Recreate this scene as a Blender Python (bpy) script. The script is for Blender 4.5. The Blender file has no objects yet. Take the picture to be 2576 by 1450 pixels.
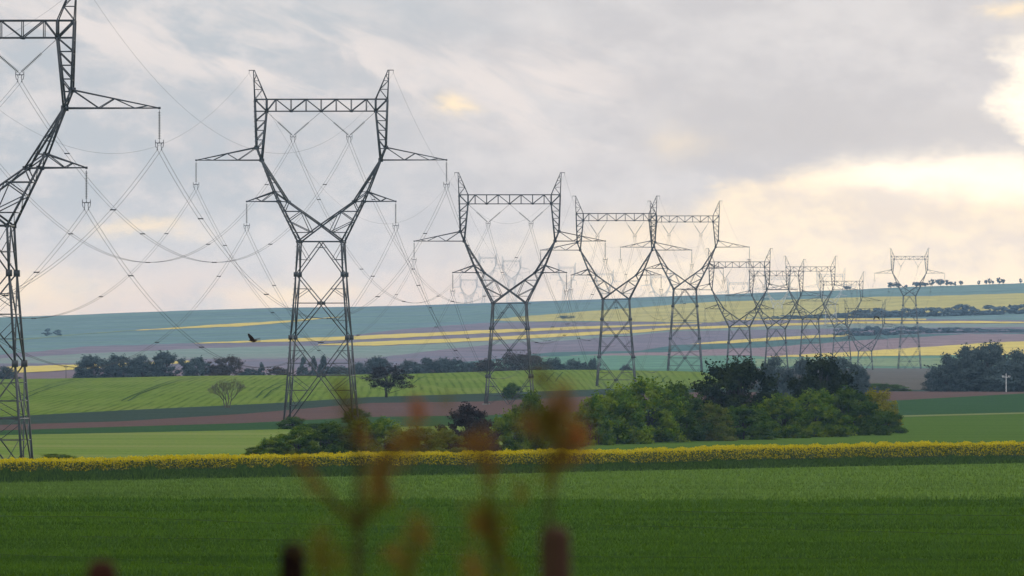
import bpy, bmesh, math, random
import numpy as np
from mathutils import Vector, Matrix

random.seed(7)
rng = np.random.default_rng(7)
S = bpy.context.scene
COL = S.collection
R = math.radians

# ------------------------------------------------------------------ camera
FOC = 24030.0          # focal length in pixels of a 2576 px wide frame
CX, HY, CZ = 1288.0, 834.0, 14.3
cam = bpy.data.cameras.new('camera')
cam.sensor_width = 36.0
cam.lens = FOC / 2576.0 * 36.0
cam.shift_y = (HY - 724.8) / 2576.0
cam.clip_start, cam.clip_end = 0.5, 40000.0
cam.dof.use_dof = True
cam.dof.focus_distance = 1450.0
cam.dof.aperture_fstop = 8.0
co = bpy.data.objects.new('camera', cam)
co.location = (0, 0, CZ)
co.rotation_euler = (R(90), 0, 0)
COL.objects.link(co)
S.camera = co
S.view_settings.view_transform = 'Standard'
S.view_settings.look = 'None'
S.view_settings.exposure = 0.0
S.view_settings.gamma = 1.0
S.cycles.use_denoising = True
S.cycles.max_bounces = 5
S.cycles.diffuse_bounces = 2
S.cycles.transparent_max_bounces = 8
S.cycles.volume_bounces = 0

# ------------------------------------------------------------------ node helper
class NG:
    def __init__(s, tree):
        s.t = tree; s.n = tree.nodes; s.l = tree.links
    def put(s, inp, v):
        if isinstance(v, bpy.types.NodeSocket): s.l.new(v, inp)
        elif isinstance(v, (tuple, list)):
            v = tuple(v)
            if inp.type == 'RGBA' and len(v) == 3: v = v + (1.0,)
            inp.default_value = v
        else: inp.default_value = v
    def m(s, op, a, b=0.0, c=None, clamp=False):
        nd = s.n.new('ShaderNodeMath'); nd.operation = op; nd.use_clamp = clamp
        s.put(nd.inputs[0], a); s.put(nd.inputs[1], b)
        if c is not None: s.put(nd.inputs[2], c)
        return nd.outputs[0]
    def add(s, a, b): return s.m('ADD', a, b)
    def sub(s, a, b): return s.m('SUBTRACT', a, b)
    def mul(s, a, b): return s.m('MULTIPLY', a, b)
    def ss(s, x, lo, hi):
        nd = s.n.new('ShaderNodeMapRange'); nd.interpolation_type = 'SMOOTHSTEP'
        if lo <= hi:
            s.put(nd.inputs[0], x); nd.inputs[1].default_value = lo; nd.inputs[2].default_value = hi
            nd.inputs[3].default_value = 0; nd.inputs[4].default_value = 1
        else:
            s.put(nd.inputs[0], x); nd.inputs[1].default_value = hi; nd.inputs[2].default_value = lo
            nd.inputs[3].default_value = 1; nd.inputs[4].default_value = 0
        return nd.outputs[0]
    def gauss(s, x, c, w):
        d = s.m('DIVIDE', s.sub(x, c), w)
        return s.m('EXPONENT', s.mul(s.mul(d, d), -1.0))
    def mix(s, f, a, b):
        nd = s.n.new('ShaderNodeMix'); nd.data_type = 'RGBA'
        s.put(nd.inputs[0], f); s.put(nd.inputs[6], a); s.put(nd.inputs[7], b)
        return nd.outputs[2]
    def xyz(s, x, y, z):
        nd = s.n.new('ShaderNodeCombineXYZ')
        s.put(nd.inputs[0], x); s.put(nd.inputs[1], y); s.put(nd.inputs[2], z)
        return nd.outputs[0]
    def noise(s, vec, scale, detail=4.0, rough=0.55, dist=0.0):
        nd = s.n.new('ShaderNodeTexNoise')
        s.put(nd.inputs['Vector'], vec); nd.inputs['Scale'].default_value = scale
        nd.inputs['Detail'].default_value = detail; nd.inputs['Roughness'].default_value = rough
        nd.inputs['Distortion'].default_value = dist
        return nd.outputs['Fac']
    def sep(s, v):
        nd = s.n.new('ShaderNodeSeparateXYZ'); s.put(nd.inputs[0], v)
        return nd.outputs[0], nd.outputs[1], nd.outputs[2]

# ------------------------------------------------------------------ sky and sun
SUN_AZ, SUN_EL = R(24.0), R(16.0)       # right of the view, low, behind cloud
W = bpy.data.worlds.new('World'); S.world = W; W.use_nodes = True
W.node_tree.nodes.clear()
g = NG(W.node_tree)
out = g.n.new('ShaderNodeOutputWorld')
sky = g.n.new('ShaderNodeTexSky'); sky.sky_type = 'NISHITA'; sky.sun_disc = False
sky.sun_elevation = SUN_EL; sky.sun_rotation = SUN_AZ
sky.air_density = 1.0; sky.dust_density = 2.0
bg1 = g.n.new('ShaderNodeBackground'); bg1.inputs[1].default_value = 0.10
g.l.new(sky.outputs[0], bg1.inputs[0])
tc = g.n.new('ShaderNodeTexCoord')
dx, dy, dz = g.sep(tc.outputs['Generated'])
az = g.mul(g.m('ARCTAN2', dx, dy), 24.03)
el = g.mul(g.m('ARCSINE', dz), 24.03)
v0 = g.xyz(az, g.mul(el, 1.9), 0.0)
w1 = g.sub(g.noise(v0, 3.0, 6.0, 0.6), 0.5)
w2 = g.sub(g.noise(g.xyz(g.add(az, 11.3), g.mul(el, 1.9), 4.1), 3.0, 6.0, 0.6), 0.5)
a = g.add(az, g.mul(w1, 0.42)); e = g.add(el, g.mul(w2, 0.16))
soft = g.noise(v0, 1.6, 5.0, 0.55)
fine = g.noise(g.xyz(az, g.mul(el, 1.6), 7.0), 7.0, 6.0, 0.6)
# thick grey overcast, slightly lavender
GREY = (0.60, 0.60, 0.645); BLUE = (0.425, 0.505, 0.60); LAV = (0.755, 0.725, 0.745)
CREAM = (0.99, 0.87, 0.68); WHITE = (1.28, 1.16, 0.97); PINK = (0.78, 0.665, 0.625)
tex = g.add(g.mul(soft, 0.62), g.mul(fine, 0.38))
c = g.mix(g.ss(tex, 0.40, 0.60), (0.515, 0.54, 0.61), (0.635, 0.65, 0.705))
# thin blue windows upper left
mb = g.mul(g.ss(a, 0.10, -0.75), g.ss(e, 0.10, 0.42))
mb = g.mul(mb, g.ss(fine, 0.66, 0.40))
c = g.mix(g.mul(mb, 0.9), c, BLUE)
mb2 = g.mul(g.gauss(a, -0.40, 0.42), g.ss(e, 0.70, 0.80))
c = g.mix(g.mul(mb2, 0.55), c, BLUE)
# pale streaky cloud drifting down to the right
rot_u = g.add(g.mul(az, 0.94), g.mul(el, -0.34)); rot_v = g.add(g.mul(az, 0.34), g.mul(el, 0.94))
st = g.noise(g.xyz(g.mul(rot_u, 2.0), g.mul(rot_v, 6.5), 2.0), 1.5, 6.0, 0.6, 0.4)
band = g.gauss(g.add(e, g.mul(a, 0.13)), 0.615, 0.13)
ms = g.mul(g.mul(band, g.ss(st, 0.40, 0.62)), g.ss(a, 0.45, 0.05))
c = g.mix(g.mul(ms, 0.9), c, LAV)
# low warm veil along the horizon
mw = g.mul(g.ss(e, 0.26, 0.03), g.ss(fine, 0.25, 0.60))
c = g.mix(g.mul(mw, 0.75), c, PINK)
# bright break under the cloud edge on the right
far = g.ss(az, 26.0, 6.0)
edge = g.m('MINIMUM', g.add(0.285, g.mul(g.ss(a, 0.25, 0.80), 0.15)), 0.435)
under = g.ss(g.sub(edge, e), -0.012, 0.055)
mc = g.mul(g.mul(under, g.ss(a, -0.35, 0.55)), far)
crm = g.mix(g.ss(g.add(g.mul(fine, 0.7), g.mul(soft, 0.3)), 0.38, 0.60), (0.80, 0.72, 0.65), CREAM)
c = g.mix(g.mul(mc, 0.95), c, crm)
rim = g.mul(g.gauss(g.sub(edge, e), 0.036, 0.040), g.ss(a, 0.62, 1.0))
side = g.mul(g.ss(a, 1.215, 1.33), g.mul(g.ss(e, 0.30, 0.42), g.ss(e, 0.80, 0.66)))
br = g.m('MAXIMUM', rim, side)
br = g.mul(br, far)
bank = g.mul(g.mul(g.gauss(e, 0.50, 0.10), g.ss(a, 0.15, 0.6)), far)
c = g.mix(g.mul(bank, g.mul(g.sub(1.0, mc), 0.6)), c, (0.50, 0.515, 0.565))
c = g.mix(br, c, WHITE)
patch = g.mul(g.gauss(a, 0.92, 0.10), g.gauss(e, 0.35, 0.028))
c = g.mix(g.mul(patch, 0.55), c, (0.74, 0.70, 0.68))
for (pa, pe, wa, we, k) in ((-0.165, 0.572, 0.055, 0.026, .95), (-0.90, 0.260, 0.12, 0.018, .7),
                            (-1.23, 0.10, 0.18, 0.06, .7), (-0.52, 0.09, 0.16, 0.04, .7), (0.43, 0.48, 0.07, 0.05, .35),
                            (0.30, 0.27, 0.14, 0.05, .6), (1.27, 0.80, 0.05, 0.02, .8)):
    c = g.mix(g.mul(g.mul(g.gauss(a, pa, wa), g.gauss(e, pe, we)), k), c, (1.0, 0.84, 0.62))
# the vault overhead and behind is plain grey cloud
c = g.mix(g.ss(el, 1.2, 6.0), c, (1.22, 1.24, 1.30))
bg2 = g.n.new('ShaderNodeBackground'); bg2.inputs[1].default_value = 1.0
g.l.new(c, bg2.inputs[0])
ms_ = g.n.new('ShaderNodeMixShader'); ms_.inputs[0].default_value = 0.93
g.l.new(bg1.outputs[0], ms_.inputs[1]); g.l.new(bg2.outputs[0], ms_.inputs[2])
g.l.new(ms_.outputs[0], out.inputs[0])

sl = bpy.data.lights.new('sun', 'SUN'); sl.energy = 1.5; sl.angle = R(12); sl.color = (1.0, 0.90, 0.76)
so = bpy.data.objects.new('sun', sl)
sd = Vector((math.sin(SUN_AZ) * math.cos(SUN_EL), math.cos(SUN_AZ) * math.cos(SUN_EL), math.sin(SUN_EL)))
so.rotation_euler = sd.to_track_quat('Z', 'Y').to_euler(); so.location = (0, 0, 200)
COL.objects.link(so)

# ------------------------------------------------------------------ object helpers
def tag(o, label=None, cat=None, group=None, kind=None):
    if label: o['label'] = label
    if cat: o['category'] = cat
    if group: o['group'] = group
    if kind: o['kind'] = kind
    return o
def empty(name, loc=(0, 0, 0), rz=0.0):
    o = bpy.data.objects.new(name, None); o.location = loc; o.rotation_euler = (0, 0, rz)
    o.empty_display_size = 0.5
    COL.objects.link(o); return o
def link(name, me, mat=None, parent=None):
    o = bpy.data.objects.new(name, me); COL.objects.link(o)
    if mat is not None:
        if not me.materials: me.materials.append(mat)
        elif me.materials[0] != mat:
            o.material_slots[0].link = 'OBJECT'; o.material_slots[0].material = mat
    if parent is not None: o.parent = parent
    return o
def mesh_np(name, V, F, smooth=False):
    """V (n,3); F (m,k) array of equal sized faces"""
    V = np.asarray(V, dtype=np.float32); F = np.asarray(F, dtype=np.int32)
    me = bpy.data.meshes.new(name)
    n, k = F.shape
    me.vertices.add(len(V)); me.vertices.foreach_set('co', V.ravel())
    me.loops.add(n * k); me.loops.foreach_set('vertex_index', F.ravel())
    me.polygons.add(n)
    me.polygons.foreach_set('loop_start', np.arange(0, n * k, k, dtype=np.int32))
    if smooth: me.polygons.foreach_set('use_smooth', np.ones(n, dtype=bool))
    me.update(calc_edges=True); me.validate()
    return me
CUBE = np.array([[0,3,2,1],[4,5,6,7],[0,1,5,4],[1,2,6,5],[2,3,7,6],[3,0,4,7]])
class Bars:
    """collects square-section members, boxes and turned shapes for ONE mesh"""
    def __init__(s): s.V = []; s.F = []; s.n = 0
    def _push(s, v, f): s.V.append(v); s.F.append(f + s.n); s.n += len(v)
    def bar(s, p, q, w, w2=None):
        p = np.array(p, float); q = np.array(q, float); d = q - p; L = np.linalg.norm(d)
        if L < 1e-6: return
        d /= L; up = np.array([0, 0, 1.0]) if abs(d[2]) < 0.9 else np.array([0, 1.0, 0])
        x = np.cross(d, up); x /= np.linalg.norm(x); y = np.cross(x, d)
        w2 = w if w2 is None else w2
        v = []
        for c_, ww in ((p, w), (q, w2)):
            h = ww / 2
            v += [c_ - x*h - y*h, c_ + x*h - y*h, c_ + x*h + y*h, c_ - x*h + y*h]
        s._push(np.array(v), CUBE)
    def box(s, c_, sx, sy, sz):
        c_ = np.array(c_, float); h = np.array([sx, sy, sz]) / 2
        o = np.array([[-1,-1,-1],[1,-1,-1],[1,1,-1],[-1,1,-1],[-1,-1,1],[1,-1,1],[1,1,1],[-1,1,1]])
        s._push(c_ + o * h, CUBE)
    def lathe(s, prof, n=10, org=(0, 0, 0)):
        org = np.array(org, float); v = []
        for r_, z in prof:
            for k in range(n):
                t = 2 * math.pi * k / n; v.append(org + (r_ * math.cos(t), r_ * math.sin(t), z))
        f = []
        for i in range(len(prof) - 1):
            for k in range(n):
                k2 = (k + 1) % n; f.append([i*n + k, i*n + k2, (i+1)*n + k2, (i+1)*n + k])
        s._push(np.array(v), np.array(f))
    def tube(s, pts, r0, r1=None, n=5):
        pts = np.array(pts, float); r1 = r0 if r1 is None else r1
        m = len(pts); v = []
        for i in range(m):
            d = pts[min(i+1, m-1)] - pts[max(i-1, 0)]; d /= (np.linalg.norm(d) + 1e-9)
            up = np.array([0, 0, 1.0]) if abs(d[2]) < 0.9 else np.array([0, 1.0, 0])
            x = np.cross(d, up); x /= np.linalg.norm(x); y = np.cross(x, d)
            rr = r0 + (r1 - r0) * i / max(1, m - 1)
            for k in range(n):
                t = 2 * math.pi * k / n; v.append(pts[i] + rr * (x * math.cos(t) + y * math.sin(t)))
        f = []
        for i in range(m - 1):
            for k in range(n):
                k2 = (k + 1) % n; f.append([i*n + k, i*n + k2, (i+1)*n + k2, (i+1)*n + k])
        s._push(np.array(v), np.array(f))
    def mesh(s, name, smooth=False): return mesh_np(name, np.vstack(s.V), np.vstack(s.F), smooth)
    def build(s, name, mat=None, parent=None, smooth=False): return link(name, s.mesh(name, smooth), mat, parent)

# ------------------------------------------------------------------ materials
def new_mat(name):
    m_ = bpy.data.materials.new(name); m_.use_nodes = True
    nt = m_.node_tree; b = nt.nodes['Principled BSDF']; return m_, NG(nt), b
def plain(name, colr, rough=0.7, metal=0.0, var=0.25, scale=2.0):
    m_, q, b = new_mat(name)
    t = q.n.new('ShaderNodeTexCoord').outputs['Object']
    f = q.noise(t, scale, 5.0, 0.6)
    q.put(b.inputs['Base Color'], q.mix(f, tuple(x * (1 - var) for x in colr), tuple(min(1, x * (1 + var)) for x in colr)))
    b.inputs['Roughness'].default_value = rough; b.inputs['Metallic'].default_value = metal
    if rough >= .8: b.inputs['Specular IOR Level'].default_value = 0.05
    return m_
FK = 0.66
def field(name, c1, c2, gx, gy, big=60.0, bigy=240.0, ang=0.0, rows=0.0, row_w=3.0, c3=None, bump=0.0):
    """crop or soil seen at a grazing angle: grain gx by gy metres, patches big by bigy metres"""
    c1 = tuple(k * FK for k in c1); c2 = tuple(k * FK for k in c2)
    if c3 is not None: c3 = tuple(k * FK for k in c3)
    m_, q, b = new_mat(name)
    geo = q.n.new('ShaderNodeNewGeometry'); x, y, z = q.sep(geo.outputs['Position'])
    ca, sa = math.cos(ang), math.sin(ang)
    u = q.add(q.mul(x, ca), q.mul(y, sa)); v = q.sub(q.mul(y, ca), q.mul(x, sa))
    f1 = q.noise(q.xyz(q.m('DIVIDE', u, gx), q.m('DIVIDE', v, gy), 0.0), 1.0, 3.0, 0.65)
    f2 = q.noise(q.xyz(q.m('DIVIDE', u, big), q.m('DIVIDE', v, bigy), 3.0), 1.0, 4.0, 0.55)
    f = q.add(q.mul(q.ss(f1, 0.25, 0.75), 0.55), q.mul(q.ss(f2, 0.3, 0.7), 0.45))
    colr = q.mix(f, c1, c2)
    if c3 is not None:
        f3 = q.ss(q.noise(q.xyz(q.m('DIVIDE', u, big * 2.2), q.m('DIVIDE', v, bigy * 0.5), 9.0), 1.0, 4.0, 0.6), 0.46, 0.62)
        colr = q.mix(q.mul(f3, 0.7), colr, c3)
    if rows:
        wv = q.m('SINE', q.add(q.mul(u, 2 * math.pi / row_w), q.mul(f2, 5.0)))
        brk = q.ss(q.noise(q.xyz(q.m('DIVIDE', u, 1.1), q.m('DIVIDE', v, 130.0), 5.0), 1.0, 3.0, 0.7), 0.35, 0.68)
        colr = q.mix(q.mul(q.mul(q.ss(wv, -0.4, 1.0), brk), rows), colr, tuple(k * 0.6 for k in c1))
    q.put(b.inputs['Base Color'], colr)
    b.inputs['Roughness'].default_value = 0.9; b.inputs['Specular IOR Level'].default_value = 0.0
    if bump:
        bn = q.n.new('ShaderNodeBump'); bn.inputs['Strength'].default_value = bump; bn.inputs['Distance'].default_value = 0.3
        q.l.new(f1, bn.inputs['Height']); q.l.new(bn.outputs[0], b.inputs['Normal'])
    return m_
def leafy(name, c1, c2, c3=None, trans=0.25, rough=0.75, patch=None):
    m_, q, b = new_mat(name)
    geo = q.n.new('ShaderNodeNewGeometry')
    r_ = geo.outputs['Random Per Island']
    oi = q.n.new('ShaderNodeObjectInfo').outputs['Random']
    tcx = q.n.new('ShaderNodeTexCoord').outputs['Object']
    cl = q.noise(tcx, 5.0, 2.0, 0.5)
    if patch:
        x, y, z = q.sep(geo.outputs['Position'])
        cl = q.noise(q.xyz(q.m('DIVIDE', x, patch[0]), q.m('DIVIDE', y, patch[1]), 9.0), 1.0, 4.0, 0.6)
    colr = q.mix(r_, c1, c2)
    if c3 is not None: colr = q.mix(q.mul(q.ss(cl, 0.44, 0.62), 0.9), colr, c3)
    hsv = q.n.new('ShaderNodeHueSaturation')
    q.put(hsv.inputs['Value'], q.add(0.85, q.mul(oi, 0.3))); q.put(hsv.inputs['Color'], colr)
    q.put(b.inputs['Base Color'], hsv.outputs[0]); b.inputs['Roughness'].default_value = rough
    b.inputs['Specular IOR Level'].default_value = 0.0
    if trans:
        tr = q.n.new('ShaderNodeBsdfTranslucent'); q.l.new(hsv.outputs[0], tr.inputs[0])
        mx = q.n.new('ShaderNodeMixShader'); mx.inputs[0].default_value = trans
        o_ = [n for n in q.n if n.type == 'OUTPUT_MATERIAL'][0]
        q.l.new(b.outputs[0], mx.inputs[1]); q.l.new(tr.outputs[0], mx.inputs[2]); q.l.new(mx.outputs[0], o_.inputs[0])
    return m_

STEEL = plain('galvanised_steel', (0.042, 0.048, 0.055), 0.7, 0.1, 0.25, 0.6)
HAZE_STEEL = plain('haze_paled_steel', (0.46, 0.46, 0.46), 0.65, 0.0, 0.25, 0.6)  # skyline pylons: paleness of distant haze put into the steel colour
GLASS = plain('insulator_glass', (0.06, 0.075, 0.075), 0.35, 0.0, 0.2, 3.0)
CABLE = plain('aluminium_cable', (0.035, 0.037, 0.04), 0.95, 0.0, 0.1, 0.2)
CONCRETE = plain('concrete', (0.14, 0.135, 0.125), 0.9, 0.0, 0.2, 1.5)
PALE_POLE = plain('pale_concrete_pole', (0.75, 0.75, 0.73), 0.8, 0.0, 0.1, 1.0)
BARK = plain('bark', (0.045, 0.038, 0.032), 0.9, 0.0, 0.35, 6.0)
PALE_BARK = plain('pale_bark', (0.09, 0.075, 0.06), 0.9, 0.0, 0.35, 6.0)

# ------------------------------------------------------------------ terrain
def ip(x, pts):
    p = np.array(pts, float); return np.interp(x, p[:, 0], p[:, 1])
HORIZON = [(-900,812),(0,798),(167,793),(333,786),(521,779.6),(700,774.2),(887,771.8),(1006,769.5),(1241,761.7),(1476,754),(1617,748),(1945,735.6),(2149,728.6),(2284,722),(2420,717.8),(2576,712.4),(3500,690)]
CREST = [(-900,960),(0,955),(300,950.5),(470,946.5),(670,944.5),(1000,942),(1231,935),(1330,931.5),(1476,930.5),(1590,932.5),(1694,933.5),(1770,936),(3500,938)]
DC = 2600.0
def sstep(t):
    t = np.clip(t, 0, 1); return t * t * (3 - 2 * t)
def hgt(px, d):
    """drop of the ground below the camera height"""
    px = np.asarray(px, float); d = np.asarray(d, float)
    t = np.clip((d - 45) / 435, 0, 1)
    h0 = 1.9 + 12.4 * (1 - (1 - t) ** 1.5)
    hp = np.interp(d, [1600, 2350, 5250], [0, 0.5, 6.2]) + h0
    w = 1 - sstep((px - 1750) / 170)
    hc = (ip(px, CREST) - HY) * DC / FOC
    ds = ip(px, [(0, 1600), (1000, 1700), (1400, 2000), (1550, 2410), (1900, 2430)])
    up = sstep((d - ds) / (DC - ds))
    up = np.where(px < 1100, 1 - (1 - np.clip((d - ds) / (DC - ds), 0, 1)) ** 1.6, up)
    hv = np.interp(d, [2600, 2900, 5250], [15.2, 15.8, 20.5])
    down = sstep((d - DC) / 260)
    hr = np.where(d < DC, hp + (hc - hp) * up, hc + (hv - hc) * down)
    h = np.where(d > ds, hp * (1 - w) + hr * w, hp)
    yh = ip(px, HORIZON)
    s_ = np.clip((d - 5250) / 2750, 0, 1)
    yy = 928 + (yh - 928) * s_ + np.clip((d - 8000) / 2650, 0, 2) * 14
    return np.where(d > 5250, (yy - HY) * d / FOC, h)
def gz(px, d): return CZ - hgt(px, d)
def ypx(px, d): return HY + hgt(px, d) * FOC / d
def gd(px, py, lo, hi):
    """distance at which the ground is seen at row py"""
    px = np.asarray(px, float); py = np.asarray(py, float) + 0 * px
    a_ = np.full(px.shape, float(lo)); b_ = np.full(px.shape, float(hi))
    for _ in range(40):
        m_ = (a_ + b_) / 2; far_ = ypx(px, m_) > py
        a_ = np.where(far_, m_, a_); b_ = np.where(far_, b_, m_)
    return (a_ + b_) / 2
def at(px, d, dz=0.0):
    px_ = float(px); return Vector(((px_ - CX) / FOC * d, d, float(gz(px_, d)) + dz))
def pt(px, py, d): return ((px - CX) / FOC * d, d, CZ - (py - HY) / FOC * d)

def patch_d(name, px, d0, d1, rows, mat, dz=0.0):
    n = len(px); V = []
    d0 = d0 + 0 * px; d1 = np.maximum(d1 + 0 * px, d0 + 0.05)
    for i in range(rows):
        d = d0 + (d1 - d0) * i / (rows - 1)
        V.append(np.stack([(px - CX) / FOC * d, d, gz(px, d) + dz], 1))
    V = np.vstack(V); F = []
    for i in range(rows - 1):
        k = i * n + np.arange(n - 1)
        F.append(np.stack([k, k + 1, k + 1 + n, k + n], 1))
    o = link(name, mesh_np(name, V, np.vstack(F), True), mat)
    tag(o, kind='structure')
    return o
def cols(x0, x1, step=22): return np.linspace(x0, x1, max(3, int((x1 - x0) / step)))

WIDE = (-900.0, 3500.0)
# one sheet under everything, to the horizon
M_EARTH = field('earth', (0.06, 0.075, 0.04), (0.09, 0.09, 0.05), 3, 12)
gpx = cols(-9000, 11500, 160)
ground = None
dl = np.concatenate([[0.5, 20, 45], np.linspace(70, 500, 22), np.linspace(540, 2400, 50), np.linspace(2420, 2900, 40), np.linspace(3000, 5250, 20), np.linspace(5350, 8000, 30), np.linspace(8200, 14000, 16)])
V = []; n = len(gpx)
for d in dl:
    f = 1 + 60 * math.exp(-d / 40.0)
    V.append(np.stack([(gpx - CX) / FOC * d * f, np.full(n, d), gz(gpx, np.full(n, d)) - (0.4 if d > 44 else 0.0) - (1.4 if d > 1300 else 0)], 1))
V.append(np.stack([(gpx - CX) / FOC * 0.5 * 61, np.full(n, -300.0), np.full(n, CZ - 2.0)], 1)); V = [V[-1]] + V[:-1]
V = np.vstack(V); F = []
for i in range(len(dl)):
    k = i * n + np.arange(n - 1); F.append(np.stack([k, k + 1, k + 1 + n, k + n], 1))
ground = link('ground', mesh_np('ground', V, np.vstack(F), True), M_EARTH); tag(ground, kind='structure')

# ---- near fields
xs = cols(*WIDE)
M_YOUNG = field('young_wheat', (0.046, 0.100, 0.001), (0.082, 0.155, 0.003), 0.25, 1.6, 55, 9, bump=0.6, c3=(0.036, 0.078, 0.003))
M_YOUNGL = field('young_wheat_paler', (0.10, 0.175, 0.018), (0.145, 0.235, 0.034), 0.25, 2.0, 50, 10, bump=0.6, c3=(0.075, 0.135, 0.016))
M_BRIGHT = field('barley', (0.115, 0.190, 0.032), (0.200, 0.280, 0.062), 0.5, 5.0, 70, 14, ang=0.0, c3=(0.26, 0.27, 0.10))
M_BRIGHTR = field('barley_right', (0.060, 0.120, 0.018), (0.110, 0.180, 0.036), 0.4, 5.0, 60, 14)
M_GREYG = field('short_crop', (0.030, 0.078, 0.030), (0.055, 0.11, 0.042), 0.6, 10, 70, 16)
M_BROWN = field('ploughed_soil', (0.115, 0.072, 0.064), (0.165, 0.104, 0.092), 0.8, 10, 90, 16, c3=(0.11, 0.085, 0.08))
M_DARKG = field('dark_crop', (0.036, 0.060, 0.046), (0.060, 0.086, 0.066), 0.7, 10, 70, 18)
M_WHEAT = field('hill_wheat', (0.115, 0.190, 0.026), (0.180, 0.250, 0.045), 0.7, 26, 40, 160, ang=0.012, rows=0.85, row_w=1.9, c3=(0.20, 0.25, 0.06))
FRONT_TOP = [(-900,1224),(0,1216),(604,1203),(932,1199),(1223,1194),(1515,1187),(1945,1178),(2576,1166),(3500,1150)]
MID_EDGE = [(-900,1252),(0,1250),(700,1254),(1300,1257),(2000,1258),(2576,1254),(3500,1250)]
RAPE_F = [(-900,1204),(0,1193),(604,1182),(932,1177),(1223,1173),(1515,1171),(1945,1159),(2576,1150),(3500,1138)]
B11 = [(-900,1108),(0,1095),(306,1089),(671,1081),(1000,1074),(1500,1065),(2263,1049),(2576,1041),(3500,1020)]
B10 = [(-900,1098),(0,1083),(306,1073.5),(604,1065),(932,1049),(1223,1045),(1515,1034),(2263,1007),(2576,990),(3500,970)]
B9 = [(-900,1086),(0,1069),(306,1060),(604,1042),(932,1014),(1223,1010),(1515,996),(1760,987),(2165,985.5),(2576,983.5),(3500,968)]
B8 = [(-900,1068),(0,1049),(306,1032.5),(671,1015.4),(932,999),(1223,990),(1515,979),(1760,977),(2000,980),(2576,982),(3500,966)]
dn = lambda P_: gd(xs, ip(xs, P_), 490, DC - 2)
d_mid = gd(xs, ip(xs, MID_EDGE) + 2.5 * np.sin(xs / 61) + 1.6 * np.sin(xs / 23 + 1), 490, DC); d_front = dn(FRONT_TOP); d_rape = dn(RAPE_F); d11 = dn(B11); d10 = dn(B10); d9 = dn(B9); d8 = dn(B8)
M_BANK = field('rough_grass', (0.03, 0.06, 0.012), (0.06, 0.09, 0.03), 0.3, 0.8, 6, 20, bump=0.5)
for nm, a0, a1, rw, mt in (
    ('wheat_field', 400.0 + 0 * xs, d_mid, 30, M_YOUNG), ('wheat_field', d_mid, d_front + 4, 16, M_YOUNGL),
    ('grass_verge', d_front + 4, d_rape - 1, 6, M_BANK), ('field_soil', d_rape - 1, d_rape + 24, 8, M_DARKG),
    ('barley_field', d_rape + 24, d11, 24, M_BRIGHT), ('green_crop_field', d11, d10, 16, M_GREYG),
    ('ploughed_field', d10, d9, 16, M_BROWN), ('dark_crop_field', d9, d8, 16, M_DARKG),
    ('wheat_field', d8, 0 * xs + DC + 120, 60, M_WHEAT)):
    if nm == 'wheat_field' and mt is M_WHEAT:
        xk = xs[xs < 1900]; patch_d(nm, xk, d8[xs < 1900], DC + 120 + 0 * xk, 60, mt)
    else: patch_d(nm, xs, a0, a1, rw, mt)
xr = cols(1430, 3500)
patch_d('barley_field', xr, gd(xr, ip(xr, RAPE_F), 490, DC - 2) + 24, gd(xr, ip(xr, B11), 490, DC - 2), 20, M_BRIGHTR, 0.05)
# pale grass balk along the barley's back edge on the right
xr = cols(2230, 3500); db = gd(xr, ip(xr, B11), 490, DC - 2)
patch_d('grass_balk', xr, db - 14, db + 14, 3, field('pale_grass', (0.17, 0.21, 0.07), (0.24, 0.27, 0.11), 0.5, 6), 0.12)

# tractor tramlines in the hill wheat
M_TRACK = field('tramline', (0.040, 0.080, 0.022), (0.055, 0.10, 0.028), 0.8, 8)
def tramline(pts, w0=0.34):
    p = np.array(pts, float); t = np.linspace(0, len(p) - 1, 40)
    x_ = np.interp(t, np.arange(len(p)), p[:, 0]); y_ = np.interp(t, np.arange(len(p)), p[:, 1])
    d = gd(x_, y_, 1300, DC - 1); X = (x_ - CX) / FOC * d
    P_ = np.stack([X, d], 1); T = np.gradient(P_, axis=0); T /= np.linalg.norm(T, axis=1)[:, None]
    Nn = np.stack([-T[:, 1], T[:, 0]], 1); V = []
    for s_ in (-1, 1):
        q_ = P_ + Nn * s_ * w0 / 2; pp = CX + FOC * q_[:, 0] / q_[:, 1]
        V.append(np.stack([q_[:, 0], q_[:, 1], gz(pp, q_[:, 1]) + 0.10], 1))
    k = np.arange(39); F = np.stack([k, k + 1, k + 41, k + 40], 1)
    tag(link('wheel_track', mesh_np('wheel_track', np.vstack(V), F, True), M_TRACK), kind='structure')
for pts in ([(305,1010),(330,997),(375,979),(427,960),(500,949)], [(322,1010),(350,993),(395,976),(445,960),(520,949)],
            [(645,1002),(660,985),(690,969),(735,957)], [(664,1002),(682,984),(712,969),(748,960)],
            [(20,1012),(73,988),(125,969),(187,954)], [(40,1014),(95,988),(150,969),(210,954)],
            [(1041,964),(1052,955),(1070,947)], [(1397,961),(1404,950),(1416,937)], [(1374,961),(1382,951),(1394,938)],
            [(1640,962),(1643,954),(1652,949),(1664,946)], [(1667,962),(1668,955),(1673,950),(1681,947)]):
    tramline(pts)

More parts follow.
